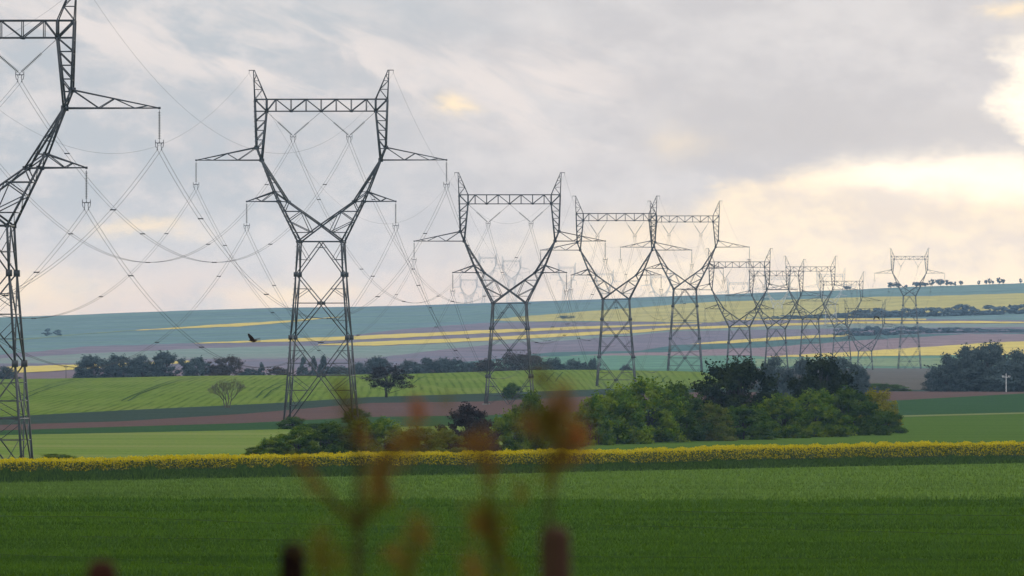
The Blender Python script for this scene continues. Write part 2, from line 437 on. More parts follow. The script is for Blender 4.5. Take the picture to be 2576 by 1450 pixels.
# ---- valley and far hillside
M_VALLEY = field('valley_grass', (0.075, 0.17, 0.10), (0.105, 0.21, 0.13), 5, 60, 120, 90)
M_GREY = field('stubble', (0.105, 0.095, 0.080), (0.145, 0.130, 0.112), 1.2, 60, 60, 300)
xl = cols(-900, 1300)
patch_d('valley_soil', xl, DC + 120 + 0 * xl, 5262 + 0 * xl, 40, field('valley_soil', (0.17, 0.13, 0.15), (0.24, 0.18, 0.20), 5, 60, 120, 90), -0.05)
xl = cols(1300, 2000)
patch_d('valley_meadow', xl, DC + 120 + 0 * xl, 5262 + 0 * xl, 40, M_VALLEY, -0.05)
xr = cols(1880, 3500)
patch_d('stubble_field', xr, gd(xr, ip(xr, B8), 490, DC) - 2, 5265 + 0 * xr, 40, M_GREY, 0.06)
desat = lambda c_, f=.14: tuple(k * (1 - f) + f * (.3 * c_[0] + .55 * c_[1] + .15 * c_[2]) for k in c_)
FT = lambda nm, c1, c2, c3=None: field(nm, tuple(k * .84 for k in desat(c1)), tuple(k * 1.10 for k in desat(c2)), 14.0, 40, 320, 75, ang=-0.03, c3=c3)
M_TEAL = FT('far_wheat_hazed', (0.115, 0.215, 0.200), (0.160, 0.275, 0.250), (0.130, 0.200, 0.265))  # blue of the distant air is put into the far crop colours
M_TEALD = FT('far_wheat_dark_hazed', (0.050, 0.125, 0.120), (0.080, 0.165, 0.150))
M_PURP = FT('far_soil_hazed', (0.170, 0.140, 0.185), (0.240, 0.190, 0.240), (0.16, 0.165, 0.215))  # lavender haze tint is put into the far soil colours
M_PINK = FT('far_bare_soil_hazed', (0.24, 0.165, 0.185), (0.31, 0.21, 0.225))
M_FGRN = FT('far_barley_hazed', (0.17, 0.26, 0.22), (0.23, 0.32, 0.27), (0.24, 0.245, 0.24))
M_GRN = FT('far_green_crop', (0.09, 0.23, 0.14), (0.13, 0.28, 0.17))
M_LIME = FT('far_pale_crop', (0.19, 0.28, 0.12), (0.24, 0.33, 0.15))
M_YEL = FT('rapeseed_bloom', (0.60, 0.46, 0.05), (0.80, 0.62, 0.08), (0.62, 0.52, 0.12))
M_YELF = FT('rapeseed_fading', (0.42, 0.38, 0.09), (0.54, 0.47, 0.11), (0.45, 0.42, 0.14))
b0 = HORIZON
b1 = [(-900,920),(0,862),(62,854.6),(208,841),(375,830),(537,822),(736,809),(824,800.4),(1006,791),(1235,787),(1409,789),(1476,784),(1590,776),(1694,767),(1825,758.6),(1945,756.5),(2149,749),(2420,743.5),(2576,738),(3500,715)]
b2 = [(-900,930),(0,893),(229,871),(501,863.5),(736,853.5),(886,847),(1006,841.5),(1231,831.5),(1476,822.5),(1590,819),(1694,816),(1760,814.5),(1850,803),(2149,800),(2330,803),(2576,806),(3500,812)]
b3 = [(-900,938),(0,902),(208,890),(417,881),(600,873),(813,870),(939,871.5),(1231,858),(1409,848.5),(1590,839.5),(1694,831),(1825,826.5),(1945,822),(2149,815.5),(2420,814.5),(2576,815),(3500,818)]
b4 = [(-900,940),(0,915),(180,914),(470,903.5),(700,902),(939,902),(1106,880),(1231,868),(1335,860),(1409,858),(1617,841.5),(1694,834),(1945,829),(2108,826),(2576,823),(3500,828)]
b5 = [(-900,950),(0,937),(470,931),(939,931),(1231,905),(1340,890),(1409,886),(1617,882),(1694,869),(1738,867),(1825,865),(1945,857.5),(2108,848),(2175,843),(2576,838),(3500,846)]
b6 = [(-900,952),(0,939),(939,933),(1231,912),(1340,898),(1409,896),(1617,886.5),(1694,885.6),(1825,877),(1945,873),(2149,857),(2420,841.5),(2576,840),(3500,850)]
b7 = [(-900,953),(0,940),(939,934),(1231,913),(1340,899),(1476,894),(1617,894.5),(1694,895),(1825,894.5),(1878,895),(1932,898),(2149,886),(2339,873.5),(2487,865),(2576,861),(3500,868)]
DLO, DHI = 5251.0, 8000.0
xs = cols(*WIDE, 9)
jit = lambda x, k: .38 * (np.sin(x / 37 + k) + np.sin(x / 13.1 + 2.3 * k) + .6 * np.sin(x / 6.3 + 5 * k))
bd = [gd(xs, np.minimum(ip(xs, b_) + jit(xs, len(b_)), 927.5), DLO, DHI) for b_ in (b1, b2, b3, b4, b5, b6, b7)]
hz = [0 * xs + DHI + 1600] + bd + [0 * xs + DLO - 1]
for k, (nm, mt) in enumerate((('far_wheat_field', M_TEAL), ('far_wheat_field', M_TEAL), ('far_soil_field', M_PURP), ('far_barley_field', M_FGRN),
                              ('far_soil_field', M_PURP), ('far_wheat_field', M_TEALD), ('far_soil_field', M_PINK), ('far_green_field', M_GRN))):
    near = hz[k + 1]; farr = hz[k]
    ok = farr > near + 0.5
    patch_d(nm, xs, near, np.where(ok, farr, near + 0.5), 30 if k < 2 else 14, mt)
def overlay(nm, x0, x1, top, bot, mt, dz=0.25, lo=None):
    DLO_, cap = (DLO, 927.5) if lo is None else (lo, 2000)
    xx = cols(x0, x1, 7)
    dtop = gd(xx, np.minimum(ip(xx, top) + .7 * jit(xx, top[0][1]), cap), DLO_, DHI)
    dbot = gd(xx, np.minimum(ip(xx, bot) + .7 * jit(xx, bot[0][1] + 1), cap + .1), DLO_, DHI)
    patch_d(nm, xx, dbot, dtop, 8, mt, dz)
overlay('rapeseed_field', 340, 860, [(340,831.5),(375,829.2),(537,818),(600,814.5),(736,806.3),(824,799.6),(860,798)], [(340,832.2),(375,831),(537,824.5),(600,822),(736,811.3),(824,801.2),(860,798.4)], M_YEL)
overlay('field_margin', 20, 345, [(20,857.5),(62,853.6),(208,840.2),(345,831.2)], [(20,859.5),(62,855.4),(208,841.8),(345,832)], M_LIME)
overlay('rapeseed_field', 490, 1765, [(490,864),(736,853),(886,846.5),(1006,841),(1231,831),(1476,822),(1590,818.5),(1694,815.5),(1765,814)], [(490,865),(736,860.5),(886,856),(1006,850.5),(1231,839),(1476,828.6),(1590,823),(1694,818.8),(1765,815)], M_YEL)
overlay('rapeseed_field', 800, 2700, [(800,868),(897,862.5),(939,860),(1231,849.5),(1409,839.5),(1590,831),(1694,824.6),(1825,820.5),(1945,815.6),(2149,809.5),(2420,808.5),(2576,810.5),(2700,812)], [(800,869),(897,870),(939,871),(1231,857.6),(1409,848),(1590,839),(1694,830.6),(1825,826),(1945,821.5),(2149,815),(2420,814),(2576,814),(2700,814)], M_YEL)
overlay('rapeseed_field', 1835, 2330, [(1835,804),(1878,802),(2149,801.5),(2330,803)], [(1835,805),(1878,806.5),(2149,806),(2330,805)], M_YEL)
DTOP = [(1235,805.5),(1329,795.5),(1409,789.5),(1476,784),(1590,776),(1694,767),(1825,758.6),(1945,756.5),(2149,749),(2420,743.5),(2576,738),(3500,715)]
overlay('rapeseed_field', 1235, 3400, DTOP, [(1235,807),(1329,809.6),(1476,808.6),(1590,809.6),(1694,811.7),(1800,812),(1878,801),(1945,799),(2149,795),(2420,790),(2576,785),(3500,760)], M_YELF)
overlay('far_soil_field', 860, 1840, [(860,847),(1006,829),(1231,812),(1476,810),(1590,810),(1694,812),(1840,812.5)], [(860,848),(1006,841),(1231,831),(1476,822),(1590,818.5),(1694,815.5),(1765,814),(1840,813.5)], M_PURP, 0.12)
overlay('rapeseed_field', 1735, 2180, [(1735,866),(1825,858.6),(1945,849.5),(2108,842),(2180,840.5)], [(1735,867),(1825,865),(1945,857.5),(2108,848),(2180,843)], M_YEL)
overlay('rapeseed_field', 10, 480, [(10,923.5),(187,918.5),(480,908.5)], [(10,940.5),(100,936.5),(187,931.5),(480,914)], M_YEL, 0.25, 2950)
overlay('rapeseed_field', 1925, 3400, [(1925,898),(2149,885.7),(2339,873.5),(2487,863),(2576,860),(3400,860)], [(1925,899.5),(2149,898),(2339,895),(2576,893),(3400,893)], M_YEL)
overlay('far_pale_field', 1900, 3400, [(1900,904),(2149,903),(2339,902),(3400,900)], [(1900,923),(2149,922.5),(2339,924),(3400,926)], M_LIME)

# ------------------------------------------------------------------ pylons
U = 1440.0 / FOC                       # metres per drawing unit
def dep(y): return float(np.interp(y, [177, 250, 280, 403, 508, 567, 608], [2, 13, 13, 20, 32, 46, 55]))
def N3(x, y, s=1, sy=1, yd=None):      # drawing x, row y -> local metres, waist at z = 0
    return (s * x * U, sy * (dep(y) if yd is None else yd) * U, (608 - y) * U)
T1, T2, T3 = 0.205, 0.115, 0.072          # chord, bracing, light bracing
def lerp(p, q, t): return tuple(p[i] + (q[i] - p[i]) * t for i in range(3))
def arm_frame(s):
    b = Bars()
    oc = [(167.5, 250), (163, 371), (150, 403), (118, 483), (107, 507), (55, 608)]
    ic = [(137.5, 280), (150, 403), (83, 508), (0, 567)]
    for f in (-1, 1):
        for p, q in zip(oc, oc[1:]): b.bar(N3(*p, s, f), N3(*q, s, f), T1)
        for p, q in zip(ic, ic[1:]): b.bar(N3(*p, s, f), N3(*q, s, f), T1)
        b.bar(N3(0, 567, s, f), N3(-55, 608, s, f), T1)
        b.bar(N3(137.5, 250, s, f), N3(137.5, 280, s, f), T1)
        b.bar(N3(167.5, 250, s, f), N3(137.5, 280, s, f), T1 * .8)
        ox = lambda y: np.interp(y, [250, 371, 403, 483, 507, 608], [167.5, 163, 150, 118, 107, 55])
        ix = lambda y: np.interp(y, [280, 403, 508], [137.5, 150, 83])
        ys = [280, 304, 328, 352, 374]
        for y in ys: b.bar(N3(ox(y), y, s, f), N3(ix(y), y, s, f), T2 * .8)
        for y, y2 in zip(ys, ys[1:]): b.bar(N3(ix(y), y, s, f), N3(ox(y2), y2, s, f), T2)
        for y in (437, 460, 483): b.bar(N3(ox(y), y, s, f), N3(ix(y), y, s, f), T3)
        b.bar(N3(ox(437), 437, s, f), N3(ix(460), 460, s, f), T3)
        b.bar(N3(118, 483, s, f), N3(83, 508, s, f), T2 * 1.2)
        b.bar(N3(107, 507, s, f), N3(83, 508, s, f), T2)
        b.bar(N3(83, 508, s, f), N3(94, 532, s, f), T2 * .9)
        b.bar(N3(94, 532, s, f), N3(49, 532, s, f), T2)
        b.bar(N3(83, 556, s, f), N3(49, 532, s, f), T2)
        b.bar(N3(83, 556, s, f), N3(24, 585, s, f), T2)
        b.bar(N3(49, 532, s, f), N3(24, 585, s, f), T2 * .8)
        b.bar(N3(67, 585, s, f), N3(24, 585, s, f), T3)
        for (x, y, w) in ((163, 371, 9), (150, 403, 9), (118, 483, 6), (107, 507, 7), (83, 508, 7), (137.5, 280, 7), (55, 608, 8), (165, 253, 7)):
            p = N3(x, y, s, f); b.box(p, w * U, .06, w * U)
    # lacing between the two faces
    ys = np.linspace(285, 400, 6)
    for i, y in enumerate(ys):
        x = float(np.interp(y, [250, 371, 403], [167.5, 163, 150])); b.bar(N3(x, y, s, -1), N3(x, y, s, 1), T3)
        if i: b.bar(N3(xp, yp, s, -1), N3(x, y, s, 1), T3)
        xp, yp = x, y
    pts = [(150, 403), (118, 483), (107, 507), (94, 532), (83, 556), (67, 585), (55, 608)]
    for i, (x, y) in enumerate(pts):
        b.bar(N3(x, y, s, -1), N3(x, y, s, 1), T3)
        if i: b.bar(N3(*pts[i-1], s, -1), N3(x, y, s, 1), T3)
    pts = [(150, 403), (117, 455), (83, 508), (49, 532), (0, 567)]
    for i, (x, y) in enumerate(pts):
        b.bar(N3(x, y, s, -1), N3(x, y, s, 1), T3)
        if i: b.bar(N3(*pts[i-1], s, -1), N3(x, y, s, 1), T3)
    # climbing bolts on the outer chord
    for p, q in zip(oc, oc[1:]):
        A_, B_ = N3(*p, s, -1), N3(*q, s, -1); L = math.dist(A_, B_)
        for k in range(int(L / 0.75)):
            c_ = lerp(A_, B_, (k + .5) * .75 / L); b.bar(c_, (c_[0] + s * .26, c_[1], c_[2]), .05)
    return b.mesh('frame_arm')
def beam():
    b = Bars(); xsq = [-137.5, -114, -76, -38, 0, 38, 76, 114, 137.5]
    for f in (-1, 1):
        b.bar(N3(-167, 250, 1, f), N3(167, 250, 1, f), T1 * .85); b.bar(N3(-166, 280, 1, f), N3(166, 280, 1, f), T1 * .75)
        up = False
        for i, x in enumerate(xsq[:-1]):
            x2 = xsq[i + 1]; ya, yb = (280, 250) if not up else (250, 280)
            b.bar(N3(x, ya, 1, f), N3(x2, yb, 1, f), T2); up = not up
        for x in xsq[1:-1]: b.bar(N3(x, 250, 1, f), N3(x, 280, 1, f), T2 * .8)
        for x in xsq[::2]: b.box(N3(x, 280, 1, f), 6 * U, .06, 5 * U)
    for y in (250, 280):
        for i, x in enumerate(xsq):
            b.bar(N3(x, y, 1, -1), N3(x, y, 1, 1), T3)
            if i: b.bar(N3(xsq[i-1], y, 1, -1 if i % 2 else 1), N3(x, y, 1, 1 if i % 2 else -1), T3)
    return b.mesh('crossbeam')
def peak(s):
    b = Bars(); tip = (171, 177)
    P_ = {}
    for f in (-1, 1):
        for nm, x0 in (('o', 167.5), ('i', 137.5)):
            A_ = N3(x0, 250, s, f); B_ = N3(tip[0] - (0 if nm == 'o' else 2.5), 177, s, f); P_[nm, f] = (A_, B_); b.bar(A_, B_, T2)
    lev = [0, .34, .64, .84]
    for f in (-1, 1):
        for i, t in enumerate(lev):
            b.bar(lerp(*P_['o', f], t), lerp(*P_['i', f], t), T3)
            if i:
                if i % 2: b.bar(lerp(*P_['o', f], lev[i-1]), lerp(*P_['i', f], t), T3)
                else: b.bar(lerp(*P_['i', f], lev[i-1]), lerp(*P_['o', f], t), T3)
    for nm in 'oi':
        for t in lev: b.bar(lerp(*P_[nm, -1], t), lerp(*P_[nm, 1], t), T3)
    b.bar(N3(167, 177, s, 1, 0), N3(183, 177, s, 1, 0), T2); b.bar(N3(182, 177, s, 1, 0), N3(182, 184, s, 1, 0), T3 * .8)
    return b.mesh('earth_wire_peak')
def cross_arm(s, top, bot, tip, bx, tx):
    b = Bars(); T = N3(tip[0], tip[1], s, 1, 0)
    for f in (-1, 1):
        A_ = N3(*top, s, f); B_ = N3(*bot, s, f); Tf = (T[0], f * .12, T[2])
        b.bar(A_, Tf, T1 * .9, T2); b.bar(B_, Tf, T1 * .9, T2)
        tA = lambda x: lerp(A_, Tf, (x - top[0]) / (tip[0] - top[0]))
        tB = lambda x: lerp(B_, Tf, (x - bot[0]) / (tip[0] - bot[0]))
        seq = [A_]
        for i in range(max(len(bx), len(tx))):
            if i < len(bx): seq.append(tB(bx[i]))
            if i < len(tx): seq.append(tA(tx[i]))
        for p, q in zip(seq, seq[1:]): b.bar(p, q, T2 * .8)
    for t in (.2, .4, .6, .8):
        p, q = [lerp(N3(*bot, s, f), T, t) for f in (-1, 1)]; b.bar(p, q, T3)
        p2, q2 = [lerp(N3(*top, s, f), T, t) for f in (-1, 1)]; b.bar(p2, q2, T3)
        r_ = lerp(N3(*bot, s, 1), T, t - .2); b.bar(p, r_, T3)
    b.box((T[0], 0, T[2]), 4 * U, .3, 4 * U)
    return b.mesh('cross_arm')
def half(v): return float(np.interp(v, [0, 83, 241, 454, 760], [55, 59, 71, 87, 110]))
def leg_mesh(sx, sy, low):
    b = Bars(); L_ = [0, 83, 241, 454, 760]; L_ = [v for v in L_ if v < low] + [low]
    P_ = [(sx * half(v) * U, sy * half(v) * U, -v * U) for v in L_]
    for p, q in zip(P_, P_[1:]): b.bar(p, q, T1 * 1.15)
    for v, p in zip(L_[1:-1], P_[1:-1]): b.box(p, .62, .62, .7)
    if sy < 0:
        for k in range(int(low * U / .8)):
            v = k * .8 / U; x = sx * half(v) * U; b.bar((x, sy * half(v) * U, -v * U), (x + sx * .3, sy * half(v) * U, -v * U), .05)
    return b.mesh('leg')
def bracing_mesh(low):
    b = Bars()
    segs = [((0, 2), (55, 83), T2 * 1.2, 1), ((18, 12 + 9), (-18, 21), T3, 0), ((55, 0), (-55, 0), T1, 0)]
    def seg(p, q, w, mir=1): segs.append((p, q, w, mir))
    segs = []
    hx = half
    seg((0, 2), (hx(83), 83), T2 * 1.25); seg((-hx(0), 0), (hx(0), 0), T1 * .8, 0)
    seg((-9, 15), (9, 15), T3, 0)
    seg((hx(45), 45), (31, 46), T3); seg((hx(2), 3), (31, 46), T3)
    lv = [83, 241, 454, 760]
    for a_, c_ in zip(lv, lv[1:]):
        mid = a_ + (c_ - a_) * (hx(a_) / (hx(a_) + hx(c_)))
        seg((hx(a_), a_), (-hx(c_), c_), T2 * 1.2)
        seg((-hx(mid), mid), (hx(mid), mid), T2, 0)
        for t in ((.5,) if c_ < 300 else (.35, .68)):
            v = a_ + (mid - a_) * t; x = hx(a_) * (1 - t)
            seg((hx(v), v), (x, v), T3 * 1.1); seg((x, v), (hx(mid), v + (mid - a_) * .33), T3)
            v = mid + (c_ - mid) * (1 - t); x = hx(c_) * (1 - t)
            seg((hx(v), v), (x, v), T3 * 1.1); seg((x, v), (hx(mid), v - (c_ - mid) * .33), T3)
    for (p, q, w, mir) in segs:
        p, q = (p, q) if p[1] <= q[1] else (q, p)
        if p[1] >= low: continue
        if q[1] > low:
            t = (low - p[1]) / (q[1] - p[1]); q = (p[0] + (q[0] - p[0]) * t, low)
        for m_ in ((1, -1) if mir else (1,)):
            for f in (-1, 1):
                A_ = (m_ * p[0] * U, f * hx(p[1]) * U, -p[1] * U); B_ = (m_ * q[0] * U, f * hx(q[1]) * U, -q[1] * U)
                b.bar(A_, B_, w); b.bar((A_[1], A_[0], A_[2]), (B_[1], B_[0], B_[2]), w)
    for a_, c_ in zip(lv, lv[1:]):
        mid = a_ + (c_ - a_) * (hx(a_) / (hx(a_) + hx(c_)))
        if mid < low:
            for f in (-1, 1): b.box((0, f * hx(mid) * U, -mid * U), .6, .08, .5)
    return b.mesh('bracing')
def insulator_mesh(L, nd=17):
    b = Bars(); b.lathe([(.025, 0), (.025, -L)], 6)
    for k in range(nd):
        z = -.25 - k * (L - .4) / nd
        b.lathe([(.03, z + .06), (.07, z + .04), (.165, z - .01), (.15, z - .035), (.05, z - .03)], 9)
    return b.mesh('insulator_string', False)
def clamp_mesh():
    b = Bars(); b.bar((-.30, 0, -.16), (.30, 0, -.16), .09); b.bar((0, 0, 0), (0, 0, -.2), .08)
    for s in (-1, 1):
        b.bar((s * .30, 0, -.16), (s * .43, 0, -.05), .06); b.bar((s * .43, 0, .18), (s * .43, 0, -.30), .06)
        b.bar((s * .43, 0, -.30), (s * .36, 0, -.62), .06); b.bar((s * .22, 0, -.16), (s * .15, 0, -.5), .06)
        b.bar((s * .36, 0, -.62), (s * .22, 0, -.70), .05)
        b.bar((s * .22, -.35, -.86), (s * .22, .35, -.86), .08); b.bar((s * .20, 0, -.5), (s * .22, 0, -.86), .06)
    return b.mesh('suspension_clamp')
ARM_M = {s: arm_frame(s) for s in (-1, 1)}; BEAM_M = beam(); PEAK_M = {s: peak(s) for s in (-1, 1)}
OUT_M = {s: cross_arm(s, (163, 371), (150, 403), (316, 403), [210, 273], [237, 296]) for s in (-1, 1)}
LOW_M = {s: cross_arm(s, (118, 483), (107, 507), (188, 507), [150], [164, 178]) for s in (-1, 1)}
INS_L = 55 * U
INS_M = insulator_mesh(INS_L); CLAMP_M = clamp_mesh()
ROD = Bars(); ROD.bar((0, 0, 0), (0, 0, -1), .05); ROD_M = ROD.mesh('link_rod')
PHASES = (('left outer arm', -1, 'o'), ('left lower arm', -1, 'l'), ('left inner string', -1, 'v'),
          ('right inner string', 1, 'v'), ('right lower arm', 1, 'l'), ('right outer arm', 1, 'o'))
def hang(root, p, q=None):
    """an insulator from p; towards q when slanted; returns its end"""
    p = Vector(p)
    o = link('insulator_string', INS_M, GLASS, root)
    if q is None:
        o.location = p + Vector((0, 0, -.1)); return p + Vector((0, 0, -.1 - INS_L)), o
    q = Vector(q); dv = (q - p); L = dv.length; dv.normalize()
    rq = (-dv).to_track_quat('Z', 'Y')
    o.rotation_mode = 'QUATERNION'; o.rotation_quaternion = rq; o.location = q - dv * INS_L
    r_ = link('link_rod', ROD_M, STEEL, o)
    r_.location = (0, 0, L - INS_L); r_.scale = (1, 1, L - INS_L)
    return q, o
FOOT = Bars(); FOOT.lathe([(.5, -1.2), (.5, .12), (.4, .2), (0.01, .22)], 12); FOOT_M = FOOT.mesh('footing')
def pylon(px, d, ywaist, rz, label, narrow, steel=None, group='pylons of the power line', base=None):
    zw = CZ - (ywaist - HY) / FOC * d
    X = (px - CX) / FOC * d
    zb = float(gz(px, d)) if base is None else base
    low = (zw - zb) / U
    root = empty('electricity_pylon', (X, d, zb), rz)
    tag(root, label, 'pylon', group)
    hold = (0, 0, zw - zb)
    def part(nm, me, mat=None):
        mat = mat or steel or STEEL
        o = link(nm, me, mat, root); o.location = hold; return o
    for s in (-1, 1):
        part('frame_arm', ARM_M[s]); part('earth_wire_peak', PEAK_M[s]); part('cross_arm', OUT_M[s]); part('cross_arm', LOW_M[s])
        for f in (-1, 1):
            part('leg', leg_mesh(s, f, low))
            fo = link('footing', FOOT_M, CONCRETE, root); fo.location = (s * half(low) * U, f * half(low) * U, .05)
    part('crossbeam', BEAM_M); part('bracing', bracing_mesh(low))
    pts = {}
    M_ = Matrix.Translation(Vector((X, d, zb))) @ Matrix.Rotation(rz, 4, 'Z')
    H = Vector(hold)
    for nm, s, k in PHASES:
        if k == 'v':
            cx_ = 71 if not narrow else 78
            yb = 342
            tops = ((0, 281), (137.5, 281)) if not narrow else ((38, 281), (118, 281))
            c_ = H + Vector((s * cx_ * U, 0, (608 - yb) * U))
            for tx, ty in tops:
                e_, o = hang(root, H + Vector((s * tx * U, 0, (608 - ty) * U)), c_)
            cl = link('suspension_clamp', CLAMP_M, STEEL, o)
            cl.rotation_mode = 'QUATERNION'; cl.rotation_quaternion = o.rotation_quaternion.inverted()
            cl.location = (0, 0, -INS_L)
        else:
            tp = (316, 403) if k == 'o' else (188, 507)
            e_, o = hang(root, H + Vector((s * tp[0] * U, 0, (608 - tp[1]) * U - .1)))
            cl = link('suspension_clamp', CLAMP_M, STEEL, o); cl.location = (0, 0, -INS_L)
        pts[nm] = M_ @ Vector((e_[0], e_[1], e_[2] - .86))
    for s, nm in ((-1, 'left peak'), (1, 'right peak')):
        pts[nm] = M_ @ (H + Vector((s * 182 * U, 0, (608 - 184) * U)))
    return pts
ROW = [ # px, distance, row of the waist, label, narrow strings
    (-2316, 560, 330, 'lattice pylon standing outside the photo beyond the left edge, first of the row', False),
    (-52, 1000, 568, 'largest lattice pylon, cut off by the left edge of the photo', False),
    (808, 1440, 608, 'whole large lattice pylon in front of the small bare tree, second from the left', False),
    (1282, 1890, 763, 'third lattice pylon from the left, rising behind the dark purple bush', False),
    (1550, 2390, 753, 'fourth lattice pylon, its arm overlapping the third and its beam meeting the fifth', True),
    (1723, 2800, 727.5, 'fifth lattice pylon, standing just left of the big dark pine', True),
    (1860, 3130, 823.7, 'sixth lattice pylon, rising directly behind the left dark pine', True),
    (1953, 3540, 827.8, 'seventh lattice pylon, thin and hazy just right of the left pine', True),
    (2039, 3890, 804, 'eighth lattice pylon, rising hazily behind the right dark pine', True),
    (2117, 4430, 824, 'ninth lattice pylon, small and hazy right of the right pine', True),
    (2176, 4790, 884, 'tenth lattice pylon, low and very hazy between the ninth and the lone far one', True),
    (2288, 5150, 745, 'tall far lattice pylon alone at right, crossing the row of skyline trees', True)]
XY = [((p[0] - CX) / FOC * p[1], p[1]) for p in ROW]
PTS = []
for i, (px, d, yw, lab, nar) in enumerate(ROW):
    a_ = XY[max(0, i - 1)]; b_ = XY[min(len(XY) - 1, i + 1)]
    rz = -math.atan2(b_[0] - a_[0], b_[1] - a_[1])
    PTS.append(pylon(px, d, yw, rz, lab, nar))
FARP = [(2090, 6770, 766, 0.0, 'small faint pylon on the far hill between the eighth and ninth pylons of the row'),
        (1227, 10300, 697, .3, 'faint skyline pylon seen left of centre inside the third pylon'),
        (1287, 9900, 707, .2, 'faint skyline pylon seen in the middle of the third pylon'),
        (1426, 10600, 720, .3, 'faint skyline pylon under the left arms of the fourth pylon'),
        (1179, 10500, 752, .3, 'lowest faint skyline pylon, left of the third pylon'),
        (1521, 10600, 737, .2, 'faint skyline pylon seen inside the fourth pylon'),
        (1662, 9000, 752, .2, 'faint skyline pylon between the fourth and fifth pylons, barely topping the hill'),
        (1858, 8400, 772, .1, 'faint skyline pylon seen inside the sixth pylon'),
        (1956, 7400, 768, .1, 'faint skyline pylon seen inside the seventh pylon')]
for (px, d, yw, rz, lab) in FARP:
    pylon(px, d, yw, rz, lab, True, HAZE_STEEL, group='far pylons on the skyline', base=min(float(gz(px, d)), CZ - (yw - HY) / FOC * d - 9))

# ------------------------------------------------------------------ cables
NAMES = ['offscreen', 'nearest', 'second', 'third', 'fourth', 'fifth', 'sixth', 'seventh', 'eighth', 'ninth', 'tenth', 'lone far']
SPACER = Bars(); SPACER.bar((-.28, 0, 0), (.28, 0, 0), .11); SPACER.box((-.22, 0, 0), .14, .2, .14); SPACER.box((.22, 0, 0), .14, .2, .14)
SPACER_M = SPACER.mesh('spacer')
def catenary(A_, B_, sag, off, n=48):
    L = []
    side = Vector((B_ - A_)); side = Vector((side.y, -side.x, 0)).normalized() * off
    for i in range(n + 1):
        t = i / n; p = A_.lerp(B_, t) + side; p.z -= 4 * sag * t * (1 - t); L.append(p)
    return L
for i in range(len(PTS) - 1):
    span = (Vector(XY[i + 1]) - Vector(XY[i])).length
    sag = 18.5 * (span / 440.0) ** 2
    for nm, s, k in PHASES:
        A_, B_ = PTS[i][nm], PTS[i + 1][nm]
        root = empty('power_line', A_)
        tag(root, 'twin cable from %s to %s pylon, hung from their %ss' % (NAMES[i], NAMES[i + 1], nm), 'power cable', 'twin cables of the power line')
        for off in (-.22, .22):
            b = Bars(); b.tube([p - A_ for p in catenary(A_, B_, sag, off)], .021 if i < 4 else .019, n=4)
            b.build('cable', CABLE, root, True)
        if i < 4:
            cc = catenary(A_, B_, sag, 0, 48)
            for k_ in (5, 14, 24, 33, 43):
                o = link('spacer', SPACER_M, CABLE, root); o.location = cc[k_] - A_
    for nm in ('left peak', 'right peak'):
        A_, B_ = PTS[i][nm], PTS[i + 1][nm]
        b = Bars(); b.tube([p - A_ for p in catenary(A_, B_, sag * .8, 0)], .013, n=4)
        o = b.build('earth_wire', CABLE, None, True); o.location = A_
        tag(o, 'thin single earth wire strung between the %ss of the %s and %s pylons' % (nm, NAMES[i], NAMES[i + 1]), 'earth wire', 'earth wires on the pylon peaks')

# ------------------------------------------------------------------ vegetation prototypes (height 1, width 1)
def leaves(P_, size, rs, flat=0.0, aspect=1.0, nrm=None):
    n = len(P_)
    a_ = rs.normal(size=(n, 3)); a_[:, 2] *= (1 - flat)
    if nrm is not None:
        nn = nrm + rs.normal(size=(n, 3)) * .38; nn /= np.linalg.norm(nn, axis=1)[:, None] + 1e-9
        a_ = np.cross(nn, a_)
    a_ = a_ * 1.0; a_ /= np.linalg.norm(a_, axis=1)[:, None] + 1e-9
    b_ = rs.normal(size=(n, 3)) if nrm is None else np.cross(a_, nn); b_ -= a_ * np.sum(a_ * b_, 1)[:, None]; b_ /= np.linalg.norm(b_, axis=1)[:, None] + 1e-9
    sz = size * rs.uniform(.5, 1.35, size=(n, 1))
    V = np.empty((n, 4, 3)); V[:, 0] = P_ - a_ * sz; V[:, 1] = P_ - b_ * sz * .55 * aspect; V[:, 2] = P_ + a_ * sz; V[:, 3] = P_ + b_ * sz * .55 * aspect
    return V.reshape(-1, 3), np.arange(n * 4).reshape(n, 4)
